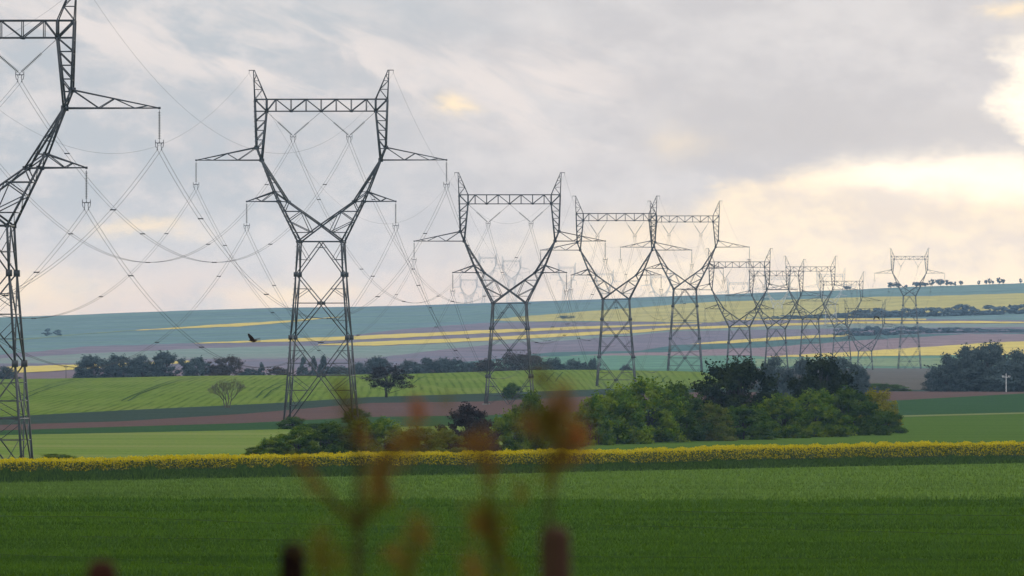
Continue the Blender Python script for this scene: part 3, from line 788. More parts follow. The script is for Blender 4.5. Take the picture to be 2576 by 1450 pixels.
def clumps(seed, n_clump, n_leaf, size, zlo=.12, zhi=.93, shape='round', spread=.13):
    rs = np.random.default_rng(seed); C_ = []
    asym = [(rs.uniform(0, 6.28), rs.uniform(.05, .16), k) for k in (1, 2, 3, 5)]
    while len(C_) < n_clump:
        z = zlo + (zhi - zlo) * rs.uniform(0, 1) ** (1.25 if shape == 'bush' else .9); t = (z - zlo) / (zhi - zlo)
        if shape == 'round': rad = .47 * math.sqrt(max(0.03, 1 - abs(1.75 * t - .75) ** 2.2))
        elif shape == 'bush': rad = .47 * math.sqrt(max(0.03, 1 - t ** 2.4))
        elif shape == 'pine': rad = .46 * math.sqrt(max(.03, 1 - abs(1.45 * t - .45) ** 2.2))
        elif shape == 'poplar': rad = .42 * math.sqrt(max(.03, 1 - abs(1.8 * t - .7) ** 2))
        else: rad = .5
        th = rs.uniform(0, 2 * math.pi)
        rad *= 1 + sum(A_ * math.sin(k * th + p + 3 * t) for p, A_, k in asym)
        rr = rad * rs.uniform(.1, 1.0) ** .5
        C_.append((rr * math.cos(th), rr * math.sin(th), z))
    C_ = np.array(C_)
    k = rs.integers(0, n_clump, n_leaf); sc = rs.uniform(.45, 1.25, n_clump)[k][:, None]
    d = rs.normal(size=(n_leaf, 3)); d /= np.linalg.norm(d, axis=1)[:, None]
    P_ = C_[k] + d * sc * spread * rs.uniform(.15, 1.1, size=(n_leaf, 1)) ** .6 * np.array([1, 1, .8])
    P_[:, 2] = np.where(P_[:, 2] < .01, np.abs(P_[:, 2]) + .01, P_[:, 2])
    # a few shoots that break the outline
    m_ = n_leaf // 14; kk = rs.integers(0, n_clump, m_)
    P_[:m_] = C_[kk] + (C_[kk] - np.array([0, 0, .35])) * rs.uniform(.05, .28, (m_, 1)) + rs.normal(size=(m_, 3)) * .02
    P_[:m_, 2] = np.clip(P_[:m_, 2], .02, 1.06)
    nrm = d * 1.0; nrm[:m_] = rs.normal(size=(m_, 3)); nrm += (P_ - np.array([0, 0, .4])) * .9
    nrm /= np.linalg.norm(nrm, axis=1)[:, None] + 1e-9
    V, F = leaves(P_, size, rs, nrm=nrm, aspect=1.25)
    return mesh_np('crown', V, F), C_
def trunk_to(C_, seed, r0=.022, multi=1, hgt_=.6):
    rs = random.Random(seed); b = Bars()
    for m_ in range(multi):
        x = (rs.random() - .5) * .25 * (multi > 1); y = (rs.random() - .5) * .25 * (multi > 1)
        pts = [(x, y, 0), (x * 1.1 + .01, y * 1.1, .2 * hgt_), (x * 1.2, y * 1.2 + .012, .55 * hgt_), (x * 1.4 + .02, y * 1.4, hgt_)]
        b.tube(pts, r0, r0 * .35, 6)
    for c_ in C_[::2]:
        z0 = min(.75 * c_[2], hgt_ * .9) * rs.uniform(.45, .8)
        b.tube([(0.0, 0.0, z0), (c_[0] * .5, c_[1] * .5, (z0 + c_[2]) / 2 - .01), (c_[0], c_[1], c_[2])], r0 * .45, r0 * .1, 4)
    return b.mesh('trunk')
def twig_tree(seed, n_leaf, leaf, spread=1.0, trunks=1):
    rs = random.Random(seed); b = Bars(); bt = Bars(); tips = []
    def grow(p, d, L, r_, lvl):
        q = p + d * L
        if lvl < 2: b.tube([p, (p + q) / 2 + Vector((rs.uniform(-1, 1), rs.uniform(-1, 1), 0)) * L * .06, q], r_, r_ * .7, 5)
        else: bt.tube([p, q], r_, r_ * .6, 3)
        if lvl >= 6: tips.append(q); return
        if lvl >= 3: tips.append(q)
        for _ in range(3 if lvl in (0, 1, 2, 4) else 2):
            dd = (d + Vector((rs.uniform(-1, 1) * spread, rs.uniform(-1, 1) * spread, rs.uniform(-.35, .6)))).normalized()
            grow(q, dd, L * rs.uniform(.66, .88), r_ * .62, lvl + 1)
    for k in range(trunks):
        grow(Vector((.05 * k, .03 * k, 0)), Vector((.16 * (k - (trunks - 1) / 2), .03, 1)).normalized(), .22, .018, 0)
    T = np.array([list(t) for t in tips]); rs2 = np.random.default_rng(seed)
    P_ = T[rs2.integers(0, len(T), n_leaf)] + rs2.normal(size=(n_leaf, 3)) * .018
    V, F = leaves(P_, leaf, rs2)
    allv = np.vstack(b.V + bt.V)
    top = max(allv[:, 2].max(), V[:, 2].max()); wid = max(np.percentile(np.abs(P_[:, :2]), 97) * 2, .3)
    k = np.array([1 / wid, 1 / wid, 1 / top])
    tw = np.vstack(bt.V) * k; tf = np.vstack(bt.F)
    crown = mesh_np('crown', np.vstack([V * k, tw]), np.vstack([F, tf + len(V)]))
    trunk = mesh_np('trunk', np.vstack(b.V) * k, np.vstack(b.F))
    return crown, trunk
PROTO = {}
for k in range(4):
    cm, C_ = clumps(20 + k, 95, 17000, .021, .02, .93, 'bush', .13); PROTO['bush', k] = (cm, trunk_to(C_, k, .012, 4, .5))
for k in range(3):
    cm, C_ = clumps(40 + k, 120, 13000, .022, .03, .93, 'bush' if k != 1 else 'round', .12); PROTO['tree', k] = (cm, trunk_to(C_, k, .02, 1, .6))
for k in range(2):
    cm, C_ = clumps(60 + k, 120, 20000, .018, .22, .93, 'pine', .10); PROTO['pine', k] = (cm, trunk_to(C_, k, .022, 1, .85))
for k in range(2):
    cm, C_ = clumps(70 + k, 34, 3600, .04, .05, .93, 'poplar', .13); PROTO['poplar', k] = (cm, trunk_to(C_, k, .02, 1, .8))
for k in range(3):
    cm, C_ = clumps(80 + k, 22, 1300, .06, .05, .9, 'round', .16); PROTO['far', k] = (cm, trunk_to(C_, k, .03, 1, .5))
for k in range(2):
    cm, C_ = clumps(90 + k, 70, 7000, .017, .30, .93, 'round', .115); PROTO['lone', k] = (cm, trunk_to(C_, k + 3, .018, 2, .6))
for k in range(2):
    cm, C_ = clumps(95 + k, 20, 900, .07, .34, .93, 'round', .15); PROTO['sky', k] = (cm, trunk_to(C_, k, .04, 1, .6))
PROTO['twig', 0] = twig_tree(5, 900, .014, .62, 4)

L_GREEN = leafy('leaf_green', (0.026, 0.064, 0.003), (0.082, 0.150, 0.009), (0.150, 0.205, 0.012), 0.3)
L_DEEP = leafy('leaf_deep_green', (0.022, 0.056, 0.006), (0.052, 0.100, 0.012), (0.075, 0.120, 0.012))
L_LIGHT = leafy('leaf_light_green', (0.068, 0.104, 0.011), (0.120, 0.152, 0.020), (0.144, 0.152, 0.024))
L_GOLD = leafy('leaf_golden', (0.13, 0.125, 0.006), (0.26, 0.23, 0.012), (0.20, 0.20, 0.010))
L_PINE = leafy('pine_needles', (0.006, 0.012, 0.005), (0.018, 0.028, 0.008), (0.026, 0.036, 0.010), 0.08)
L_PURP = leafy('leaf_purple', (0.016, 0.014, 0.014), (0.036, 0.026, 0.024), None, 0.1)
L_BROWN = leafy('leaf_bronze', (0.045, 0.035, 0.026), (0.075, 0.055, 0.04), None, 0.15)
L_BARE = leafy('leaf_sparse_grey', (0.10, 0.095, 0.07), (0.15, 0.14, 0.09), None, 0.15)
L_HEDGE = leafy('leaf_hill_hedge_hazed', (0.050, 0.080, 0.100), (0.080, 0.120, 0.145), None, 0.15)  # haze blue painted into the hill foliage colour
L_FAINT = leafy('leaf_faint_hazed', (0.075, 0.125, 0.145), (0.10, 0.155, 0.175), None, 0.15)  # paler still, haze fading is put into the leaf colour
L_FAR = leafy('leaf_distant_hazed', (0.042, 0.064, 0.066), (0.076, 0.102, 0.100), None, 0.15)  # bluish grey of haze is put into these leaves
def tree(kind, k, px, ytop, w, ybase=None, d=None, mat=L_GREEN, label='', cat='tree', group=None, rng_d=(490, DC - 2), name=None, bark=BARK, sink=0.0):
    if d is None: d = float(gd(np.array([px]), np.array([ybase]), *rng_d)[0])
    p = at(px, d, -sink); H = (CZ - (ytop - HY) / FOC * d) - p.z; Wd = w / FOC * d
    if kind == 'bush': Wd *= 1.2; H *= 1.06
    nm = name or {'bush': 'shrub', 'tree': 'broadleaf_tree', 'pine': 'pine_tree', 'poplar': 'poplar_tree', 'far': 'broadleaf_tree', 'twig': 'broadleaf_tree', 'lone': 'broadleaf_tree', 'sky': 'broadleaf_tree'}[kind]
    root = empty(nm, p, random.uniform(0, 6.28)); root.scale = (Wd, Wd, H)
    tag(root, label, cat, group)
    cm, tm = PROTO[kind, k]
    link('crown' if cat == 'tree' else 'foliage', cm, mat, root); link('trunk' if cat == 'tree' else 'stems', tm, bark, root)
    return root
# --- shrubs and trees just behind the rapeseed
for (k, px, yt, w, yb, mt, lab) in (
    (0, 640, 1127, 62, 1149, L_GREEN, 'small low shrub at the left end of the shrub row behind the rapeseed'),
    (1, 692, 1100, 80, 1149, L_GREEN, 'loose green shrub second from the left end of the shrub row'),
    (2, 752, 1076, 110, 1148, L_GREEN, 'rounded green shrub below the left leg of the second pylon'),
    (3, 832, 1068, 120, 1148, L_DEEP, 'broad dark green shrub below the middle of the second pylon'),
    (0, 905, 1060, 105, 1147, L_GREEN, 'green shrub right below the second pylon\'s right leg, behind the rapeseed'),
    (2, 968, 1058, 110, 1147, L_GREEN, 'taller green shrub just left of the yellowish brush'),
    (1, 1050, 1078, 120, 1146, L_LIGHT, 'pale yellowish green brush left of the dark purple bush, broader one'),
    (3, 1118, 1084, 90, 1145, L_LIGHT, 'pale yellowish brush touching the dark purple bush'),
    (2, 1180, 1026, 122, 1144, L_PURP, 'dark purple leaved bush behind the rapeseed, left of the green shrubs'),
    (0, 1210, 1088, 90, 1143, L_LIGHT, 'low yellow green shrub in front of the dark purple bush'),
    (1, 1282, 1040, 92, 1141, L_GREEN, 'mid green shrub right of the dark purple bush'),
    (3, 1338, 996, 96, 1140, L_DEEP, 'tall narrow dark green shrub below the third pylon\'s right side'),
    (0, 1408, 1056, 96, 1137, L_DEEP, 'lower green shrub left of the big leafy clump'),
    (2, 1486, 1006, 96, 1121, L_GREEN, 'leafy shrub at the left end of the big clump'),
    (1, 1550, 980, 140, 1118, L_GREEN, 'big leafy green bush below the fourth pylon'),
    (0, 1628, 966, 160, 1114, L_GREEN, 'largest leafy green bush, left of the two pines'),
    (3, 1700, 972, 130, 1111, L_DEEP, 'tall dark leafy bush on the right side of the big clump'),
    (2, 1786, 1020, 120, 1110, L_LIGHT, 'light green shrub at the foot of the left pine'),
    (1, 1872, 1026, 130, 1107, L_DEEP, 'dark green shrub right under the left pine'),
    (3, 1968, 1000, 130, 1103, L_GREEN, 'green shrub between the two pines'),
    (0, 2052, 990, 150, 1100, L_GREEN, 'large green shrub in front of the right pine'),
    (2, 2138, 984, 150, 1096, L_DEEP, 'large dark green shrub right of the right pine'),
    (1, 2206, 986, 110, 1090, L_GOLD, 'golden green shrub near the right end of the shrub row'),
    (3, 2224, 1036, 100, 1091, L_DEEP, 'dark rounded shrub ending the shrub row at right')):
    tree('bush', k, px, yt, w, yb, None, mt, lab, 'shrub', 'shrubs behind the rapeseed strip')
for (k, px, yt, w, yb, lab) in ((0, 1857, 908, 215, 1098, 'left of the two dark pines, broad and nearly black'),
                                (1, 2066, 902, 185, 1086, 'right of the two dark pines, with a rounded top')):
    tree('pine', k, px, yt, w, yb, None, L_PINE, lab, 'tree', 'dark pines in the shrub row')
for (k, px, yt, w, yb, mt, lab, ct) in (
    (1, 735, 1050, 72, 1080, L_DEEP, 'dark round bush at the left foot of the second pylon', 'shrub'),
    (2, 806, 1066, 130, 1080, L_DEEP, 'long low bush between the feet of the second pylon', 'shrub'),
    (0, 893, 1030, 64, 1064, L_DEEP, 'dark upright bush at the right foot of the second pylon', 'shrub'),
    (3, 1287, 966, 46, 1003, L_DEEP, 'small bluish bush inside the legs of the third pylon', 'shrub'),
    (1, 2215, 966, 120, 984, L_DEEP, 'long low dark scrub at the edge of the grey stubble', 'shrub'),
    (0, 140, 1143, 95, 1158, L_GREEN, 'low weedy shrub right of the nearest pylon\'s foot', 'shrub')):
    tree('bush', k, px, yt, w, yb, None, mt, lab, ct)
# --- lone trees on the wheat and hazy trees behind the pines
tree('twig', 0, 577, 948, 96, 1026, None, L_BARE, 'small nearly bare tree alone on the wheat slope left of the second pylon', bark=PALE_BARK)
tree('lone', 0, 978, 917, 124, 1000, None, L_PURP, 'dark bronze tree alone on the wheat slope right of the second pylon')
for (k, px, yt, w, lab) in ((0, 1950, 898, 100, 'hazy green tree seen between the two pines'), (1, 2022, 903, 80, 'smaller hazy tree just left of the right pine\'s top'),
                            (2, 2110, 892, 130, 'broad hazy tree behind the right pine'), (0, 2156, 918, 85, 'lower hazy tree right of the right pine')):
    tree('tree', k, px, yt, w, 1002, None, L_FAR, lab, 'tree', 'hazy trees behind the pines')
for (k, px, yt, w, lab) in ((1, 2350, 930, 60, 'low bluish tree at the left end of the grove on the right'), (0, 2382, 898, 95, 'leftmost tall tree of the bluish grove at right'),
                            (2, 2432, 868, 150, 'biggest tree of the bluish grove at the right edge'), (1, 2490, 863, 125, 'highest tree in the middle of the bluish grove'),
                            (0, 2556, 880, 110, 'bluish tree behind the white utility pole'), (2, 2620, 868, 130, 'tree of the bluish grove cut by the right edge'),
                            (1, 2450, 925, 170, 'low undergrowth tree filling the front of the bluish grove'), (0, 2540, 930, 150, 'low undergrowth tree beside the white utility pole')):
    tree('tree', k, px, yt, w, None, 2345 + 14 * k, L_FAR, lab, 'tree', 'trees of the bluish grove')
# --- trees behind the wheat ridge
def ridge(kind, k, px, yt, w, mt, lab, d=3000, ct='tree'):
    tree(kind, k, px, yt, w, None, d, mt, lab, ct, 'trees behind the wheat ridge')
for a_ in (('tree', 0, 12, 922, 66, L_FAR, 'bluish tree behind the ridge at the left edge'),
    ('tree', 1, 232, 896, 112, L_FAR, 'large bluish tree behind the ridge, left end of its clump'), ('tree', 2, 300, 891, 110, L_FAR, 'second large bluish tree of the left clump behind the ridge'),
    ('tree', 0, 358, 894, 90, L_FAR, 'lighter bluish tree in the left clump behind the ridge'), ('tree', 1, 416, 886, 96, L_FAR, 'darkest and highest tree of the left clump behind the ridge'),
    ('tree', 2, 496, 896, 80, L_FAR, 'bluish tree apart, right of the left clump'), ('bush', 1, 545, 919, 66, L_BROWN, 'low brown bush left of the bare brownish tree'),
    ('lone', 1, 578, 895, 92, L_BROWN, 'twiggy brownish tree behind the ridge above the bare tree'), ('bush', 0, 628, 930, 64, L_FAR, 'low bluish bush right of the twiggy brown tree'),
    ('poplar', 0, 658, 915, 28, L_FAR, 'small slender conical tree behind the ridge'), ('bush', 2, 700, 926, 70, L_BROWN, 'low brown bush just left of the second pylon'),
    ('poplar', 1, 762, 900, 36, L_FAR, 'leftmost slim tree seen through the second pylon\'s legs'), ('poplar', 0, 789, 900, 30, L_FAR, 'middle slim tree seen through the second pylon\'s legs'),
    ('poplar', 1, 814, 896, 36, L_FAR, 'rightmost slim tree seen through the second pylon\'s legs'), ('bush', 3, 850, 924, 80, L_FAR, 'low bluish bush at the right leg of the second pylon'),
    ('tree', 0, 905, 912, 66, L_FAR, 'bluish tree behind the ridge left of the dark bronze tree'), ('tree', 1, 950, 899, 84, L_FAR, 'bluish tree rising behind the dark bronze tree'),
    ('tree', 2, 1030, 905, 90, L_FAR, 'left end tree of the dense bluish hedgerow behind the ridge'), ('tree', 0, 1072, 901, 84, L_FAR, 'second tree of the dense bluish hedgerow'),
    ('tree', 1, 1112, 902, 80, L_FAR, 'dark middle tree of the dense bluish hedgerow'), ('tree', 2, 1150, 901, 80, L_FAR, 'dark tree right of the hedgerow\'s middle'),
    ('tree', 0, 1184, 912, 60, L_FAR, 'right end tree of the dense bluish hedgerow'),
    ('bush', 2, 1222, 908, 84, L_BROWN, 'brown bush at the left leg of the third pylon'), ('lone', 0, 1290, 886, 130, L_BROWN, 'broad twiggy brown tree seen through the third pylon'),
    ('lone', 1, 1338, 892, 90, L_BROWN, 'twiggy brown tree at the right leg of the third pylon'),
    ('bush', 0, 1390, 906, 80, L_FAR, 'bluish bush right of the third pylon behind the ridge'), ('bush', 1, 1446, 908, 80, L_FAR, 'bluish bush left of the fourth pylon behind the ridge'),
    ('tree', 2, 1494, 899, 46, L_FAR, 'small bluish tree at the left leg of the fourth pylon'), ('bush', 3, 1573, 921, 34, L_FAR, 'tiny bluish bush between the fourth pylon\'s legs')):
    ridge(*a_)
# --- far hill
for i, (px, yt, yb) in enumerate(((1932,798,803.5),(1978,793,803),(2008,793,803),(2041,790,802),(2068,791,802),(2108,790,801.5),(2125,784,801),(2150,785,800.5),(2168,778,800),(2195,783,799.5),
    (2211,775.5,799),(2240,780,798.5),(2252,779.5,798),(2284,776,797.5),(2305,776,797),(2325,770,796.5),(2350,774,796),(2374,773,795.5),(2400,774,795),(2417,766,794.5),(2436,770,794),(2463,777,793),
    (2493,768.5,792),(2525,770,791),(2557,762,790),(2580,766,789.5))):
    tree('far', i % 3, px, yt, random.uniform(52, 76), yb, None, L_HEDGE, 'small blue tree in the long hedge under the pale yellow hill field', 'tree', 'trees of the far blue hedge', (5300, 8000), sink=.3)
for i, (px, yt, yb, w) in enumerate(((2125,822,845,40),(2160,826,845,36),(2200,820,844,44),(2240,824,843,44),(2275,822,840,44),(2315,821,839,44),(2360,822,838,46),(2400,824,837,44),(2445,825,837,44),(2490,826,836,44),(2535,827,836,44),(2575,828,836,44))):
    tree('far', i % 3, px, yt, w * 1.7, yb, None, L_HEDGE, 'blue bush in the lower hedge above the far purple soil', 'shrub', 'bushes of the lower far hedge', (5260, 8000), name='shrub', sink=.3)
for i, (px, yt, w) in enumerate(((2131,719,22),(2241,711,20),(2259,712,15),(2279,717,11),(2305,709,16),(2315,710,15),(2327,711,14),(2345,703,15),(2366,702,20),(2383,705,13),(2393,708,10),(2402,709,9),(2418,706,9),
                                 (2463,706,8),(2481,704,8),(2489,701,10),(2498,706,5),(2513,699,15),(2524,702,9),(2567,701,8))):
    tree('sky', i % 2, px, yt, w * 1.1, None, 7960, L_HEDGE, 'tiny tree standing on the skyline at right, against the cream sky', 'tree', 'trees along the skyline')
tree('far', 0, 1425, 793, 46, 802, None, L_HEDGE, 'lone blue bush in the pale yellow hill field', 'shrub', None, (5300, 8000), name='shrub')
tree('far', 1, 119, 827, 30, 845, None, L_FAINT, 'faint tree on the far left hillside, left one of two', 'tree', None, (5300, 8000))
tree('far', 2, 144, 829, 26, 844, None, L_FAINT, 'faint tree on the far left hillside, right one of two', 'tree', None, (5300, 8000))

# ------------------------------------------------------------------ rapeseed strip, verge, crop blades
def strip_pts(n, d0, d1, x0=-260, x1=2840, seed=1):
    rs = np.random.default_rng(seed)
    px = rs.uniform(x0, x1, n); dd = gd(px, ip(px, RAPE_F), 490, DC - 2) + rs.uniform(d0, d1, n)
    return rs, px, dd
M_FLOWER = leafy('rapeseed_flowers', (0.38, 0.31, 0.001), (0.66, 0.54, 0.003), (0.46, 0.38, 0.002), 0.3)
M_STALK = leafy('rapeseed_leaves', (0.030, 0.050, 0.010), (0.070, 0.095, 0.018), None, 0.25)
rs, px, dd = strip_pts(90000, 0, 1, seed=3)
dd = dd - rs.uniform(0, 1, len(px)) * 0 + rs.uniform(0, 1, len(px)) ** 1.6 * 20
hmax = (1.28 + .40 * np.clip(px / 2576, 0, 1)) * (1 + .05 * np.sin(px / 71 + 1) + .05 * np.interp(px, np.arange(-300, 2900, 9.0), rs.normal(0, 1, 356)))
hh = hmax * (1 - np.abs(rs.normal(0, .16, len(px))))
low = rs.uniform(0, 1, len(px)) < .46
hh = np.where(low, hmax * rs.uniform(.12, .95, len(px)), hh)
C_ = np.stack([(px - CX) / FOC * dd, dd, gz(px, dd) + hh], 1)
V, F = leaves(C_, .085, rs, 0, 1.6)
tag(link('rapeseed_flowers', mesh_np('rapeseed_flowers', V, F), M_FLOWER), 'bright yellow flower heads along the top of the rapeseed strip', 'rapeseed', None, 'stuff')
rs, px, dd = strip_pts(60000, 0, 1, seed=4)
dd = dd + rs.uniform(0, 1, len(px)) ** 1.6 * 20
hh = (1.28 + .40 * np.clip(px / 2576, 0, 1)) * rs.uniform(.03, .86, len(px))
C_ = np.stack([(px - CX) / FOC * dd, dd, gz(px, dd) + hh], 1)
V, F = leaves(C_, .13, rs, 0, 1.0)
tag(link('rapeseed_leaves', mesh_np('rapeseed_leaves', V, F), M_STALK), 'dark green stalks and leaves below the yellow flower heads', 'rapeseed', None, 'stuff')
M_VERGE = leafy('verge_grass', (0.008, 0.022, 0.002), (0.050, 0.092, 0.010), None, 0.2)
rs = np.random.default_rng(8); n = 52000
px = rs.uniform(-260, 2840, n)
df = gd(px, ip(px, FRONT_TOP), 490, DC); dr = gd(px, ip(px, RAPE_F), 490, DC)
t = rs.uniform(0, 1, n); dd = df + (dr - df) * t
env = .30 + .45 * np.clip(np.sin(px / 47) + np.sin(px / 19 + 1) + np.sin(px / 7.3), 0, 2) / 2
hb = env * rs.uniform(.5, 1.2, n) * np.where(px < 1100, 1.1, .75)
bx = np.stack([(px - CX) / FOC * dd, dd, gz(px, dd)], 1)
lean = rs.normal(0, .16, (n, 2)); wv = rs.uniform(.03, .08, n)
V = np.empty((n, 3, 3)); V[:, 0] = bx - np.stack([wv, 0 * wv, 0 * wv], 1); V[:, 1] = bx + np.stack([wv, 0 * wv, 0 * wv], 1)
V[:, 2] = bx + np.stack([lean[:, 0], lean[:, 1], hb], 1)
tag(link('verge_grass', mesh_np('verge_grass', V.reshape(-1, 3), np.arange(n * 3).reshape(n, 3)), M_VERGE), 'dark tufted grass verge in front of the rapeseed strip', 'grass', None, 'stuff')

M_BLADE = leafy('wheat_blades', (0.036, 0.080, 0.001), (0.062, 0.122, 0.002), (0.025, 0.058, 0.001), 0.25, patch=(55, 9))
M_BLADEL = leafy('wheat_blades_paler', (0.062, 0.110, 0.012), (0.098, 0.160, 0.022), (0.055, 0.098, 0.012), 0.25, patch=(55, 9))
FRONT_TRACKS = ([(-200, 1297), (300, 1302), (700, 1318), (1300, 1331)], [(1500, 1322), (2100, 1336), (2770, 1352)], [(-200, 1388), (300, 1408), (640, 1432)], [(700, 1388), (1288, 1400), (2770, 1412)], [(1700, 1288), (2300, 1296), (2770, 1300)], [(200, 1352), (900, 1362)])
M_RUT = field('wheel_rut', (0.020, 0.045, 0.004), (0.035, 0.065, 0.006), 0.4, 3)
for tr in FRONT_TRACKS:
    xx = np.arange(tr[0][0], tr[-1][0], 20.0); yy = ip(xx, tr) + .5 * np.sin(xx / 47)
    patch_d('wheel_track', xx, gd(xx, yy + .9, 430, DC), gd(xx, yy - .9, 430, DC), 2, M_RUT, 0.03)
def blades(seed, n, top, bot, mat, label):
    rs = np.random.default_rng(seed)
    px = rs.uniform(-200, 2776, n); yy = ip(px, top) + rs.uniform(0, 1, n) * (ip(px, bot) - ip(px, top)) + rs.normal(0, 2.5, n) * (bot is MID_EDGE or top is MID_EDGE)
    for tr in FRONT_TRACKS:
        ok = ~((yy - ip(px, tr) > -1.5) & (yy - ip(px, tr) < 4.0) & (px > tr[0][0]) & (px < tr[-1][0])); px, yy = px[ok], yy[ok]
    n = len(px)
    dd = gd(px, yy, 480, DC)
    bx = np.stack([(px - CX) / FOC * dd, dd, gz(px, dd)], 1)
    hb = rs.uniform(.12, .32, n); wv = rs.uniform(.015, .06, n)
    V = np.empty((n, 3, 3)); V[:, 0] = bx - np.stack([wv, 0 * wv, 0 * wv], 1); V[:, 1] = bx + np.stack([wv, 0 * wv, 0 * wv], 1)
    V[:, 2] = bx + np.stack([rs.normal(0, .1, n), rs.normal(0, .1, n), hb], 1)
    tag(link('wheat_blades', mesh_np('wheat_blades', V.reshape(-1, 3), np.arange(n * 3).reshape(n, 3)), mat), label, 'wheat', None, 'stuff')
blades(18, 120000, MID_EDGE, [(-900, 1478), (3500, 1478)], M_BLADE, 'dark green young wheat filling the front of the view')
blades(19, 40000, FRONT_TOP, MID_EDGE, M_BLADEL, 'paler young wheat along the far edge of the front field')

# ------------------------------------------------------------------ small poles
def pole_thing(px, d, ytop, mat, label, wbar, r_):
    p = at(px, d); H = CZ - (ytop - HY) / FOC * d - p.z
    root = empty('utility_pole', p); tag(root, label, 'utility pole')
    b = Bars(); b.lathe([(r_, -.4), (r_, 0), (r_ * .8, H * .6), (r_ * .62, H), (.01, H + .05)], 10); b.build('pole', mat, root)
    b = Bars(); b.box((0, 0, H * .88), wbar, .08, .07); b.build('crossbar', mat, root)
    for x in (-.46, -.28, .28, .46, 0):
        b = Bars(); z = H * .88 + .06 if x else H + .05
        b.lathe([(.03, 0), (.03, .08), (.11, .10), (.12, .2), (.06, .28), (.01, .3)], 8, (x * wbar, 0, z)); b.build('insulator', mat, root)
pole_thing(2531, 2335, 944, PALE_POLE, 'white utility pole with a short crossbar in front of the bluish grove', 2.0, .10)
pole_thing(166, 2960, 919, PALE_BARK, 'thin brown utility pole before the yellow field at left, behind the ridge', 1.2, .12)

# ------------------------------------------------------------------ birds
M_FEATHER = plain('brown_feathers', (0.035, 0.022, 0.018), 0.8, 0, .3, 8)
M_BLACK = plain('black_feathers', (0.012, 0.012, 0.014), 0.7, 0, .2, 8)
def loft(rings, n=10):
    """rings: (centre, half width vector, half height vector)"""
    V = []; F = []
    for c_, a_, b_ in rings:
        c_ = np.array(c_, float); a_ = np.array(a_, float); b_ = np.array(b_, float)
        for k in range(n):
            t = 2 * math.pi * k / n; V.append(c_ + a_ * math.cos(t) + b_ * math.sin(t))
    for i in range(len(rings) - 1):
        for k in range(n):
            k2 = (k + 1) % n; F.append([i*n + k, i*n + k2, (i+1)*n + k2, (i+1)*n + k])
    return np.array(V), np.array(F)
def bird(name, loc, scale, wl, wr, mat, label, yaw=0.0):
    B_ = Bars()
    body = [((-.24, 0, .03), (0, .004, 0), (0, 0, .004)), ((-.215, 0, .03), (0, .018, 0), (0, 0, .016)), ((-.17, 0, .035), (0, .036, 0), (0, 0, .036)), ((-.12, 0, .02), (0, .042, 0), (0, 0, .042)),
            ((-.03, 0, 0), (0, .062, 0), (0, 0, .066)), ((.08, 0, -.005), (0, .055, 0), (0, 0, .052)), ((.17, 0, 0), (0, .032, 0), (0, 0, .026)), ((.22, 0, .004), (0, .05, 0), (0, 0, .012)), ((.38, 0, 0), (0, .075, 0), (0, 0, .016)), ((.385, 0, 0), (0, .01, 0), (0, 0, .006))]
    v, f = loft(body); B_._push(v, f)
    for wing in (wl, wr):
        rings = []
        for (x, y, z, ch) in wing: rings.append(((x, y, z), (ch, 0, 0), (0, 0, .020 if ch > .03 else .012)))
        v, f = loft(rings, 8); B_._push(v, f)
    o = B_.build(name, mat, None, True); o.location = loc
    bm = bmesh.new(); bm.from_mesh(o.data); bmesh.ops.holes_fill(bm, edges=bm.edges, sides=0)
    bmesh.ops.recalc_face_normals(bm, faces=bm.faces); bm.to_mesh(o.data); bm.free(); o.scale = (scale,) * 3; o.rotation_euler = (0, 0, yaw)
    md = o.modifiers.new('remesh', 'REMESH'); md.mode = 'VOXEL'; md.voxel_size = .0055; md.use_smooth_shade = True
    tag(o, label, 'bird'); return o
bird('bird', pt(637, 858, 400), .82,
     [(-.02, -.03, .02, .12), (-.07, -.08, .12, .13), (-.15, -.16, .24, .11), (-.22, -.22, .34, .06), (-.25, -.25, .38, .012)],
     [(.0, .03, .02, .12), (.08, .20, .07, .12), (.20, .42, .10, .09), (.30, .58, .11, .05), (.34, .64, .11, .012)],
     M_FEATHER, 'brown bird of prey gliding left with one wing raised, near the second pylon')
bird('bird', pt(2205, 797.5, 760), .80,
     [(0, -.03, .02, .10), (-.12, -.1, .03, .10), (-.22, -.2, -.08, .09), (-.32, -.28, -.22, .05), (-.36, -.3, -.3, .012)],
     [(0, .03, .02, .10), (.12, .1, .03, .10), (.22, .2, -.08, .09), (.32, .28, -.22, .05), (.36, .3, -.3, .012)],
     M_BLACK, 'small black bird with drooping wings over the far fields at right', yaw=0.15)

# ------------------------------------------------------------------ blurred foreground: posts and dock stalks
M_WOOD = plain('weathered_wood', (0.046, 0.025, 0.016), 0.9, 0, .45, 14)
M_WOODD = plain('dark_wood', (0.006, 0.0025, 0.002), 0.9, 0, .4, 14)
def post(px, ytop, wpx, d, mat, label, lean=0.0):
    p = at(px, d); H = CZ - (ytop - HY) / FOC * d - p.z; r_ = wpx / FOC * d / 2
    root = empty('fence_post', p); tag(root, label, 'fence post', 'blurred fence posts in the foreground')
    b = Bars(); b.lathe([(r_ * 1.08, -.3), (r_ * 1.05, 0), (r_, H * .5), (r_ * .96, H - .03), (r_ * .85, H), (r_ * .3, H + .012), (.002, H + .01)], 14)
    for (zz, rr) in ((.35, .7),): b.box((r_ * .4, -r_ * .9, H * zz), .02, .01, .06)
    o = b.build('post', mat, root, True); o.rotation_euler = (0, lean, 0)
    b = Bars(); b.lathe([(.004, -.0), (.006, .0), (.006, .05)], 6); n_ = b.build('staple', STEEL, root); n_.location = (0, -r_, H - .14); n_.rotation_euler = (R(80), 0, 0)
post(1424, 1334, 80, 24, M_WOOD, 'pale weathered wooden post, blurred at the bottom right of centre', -0.02)
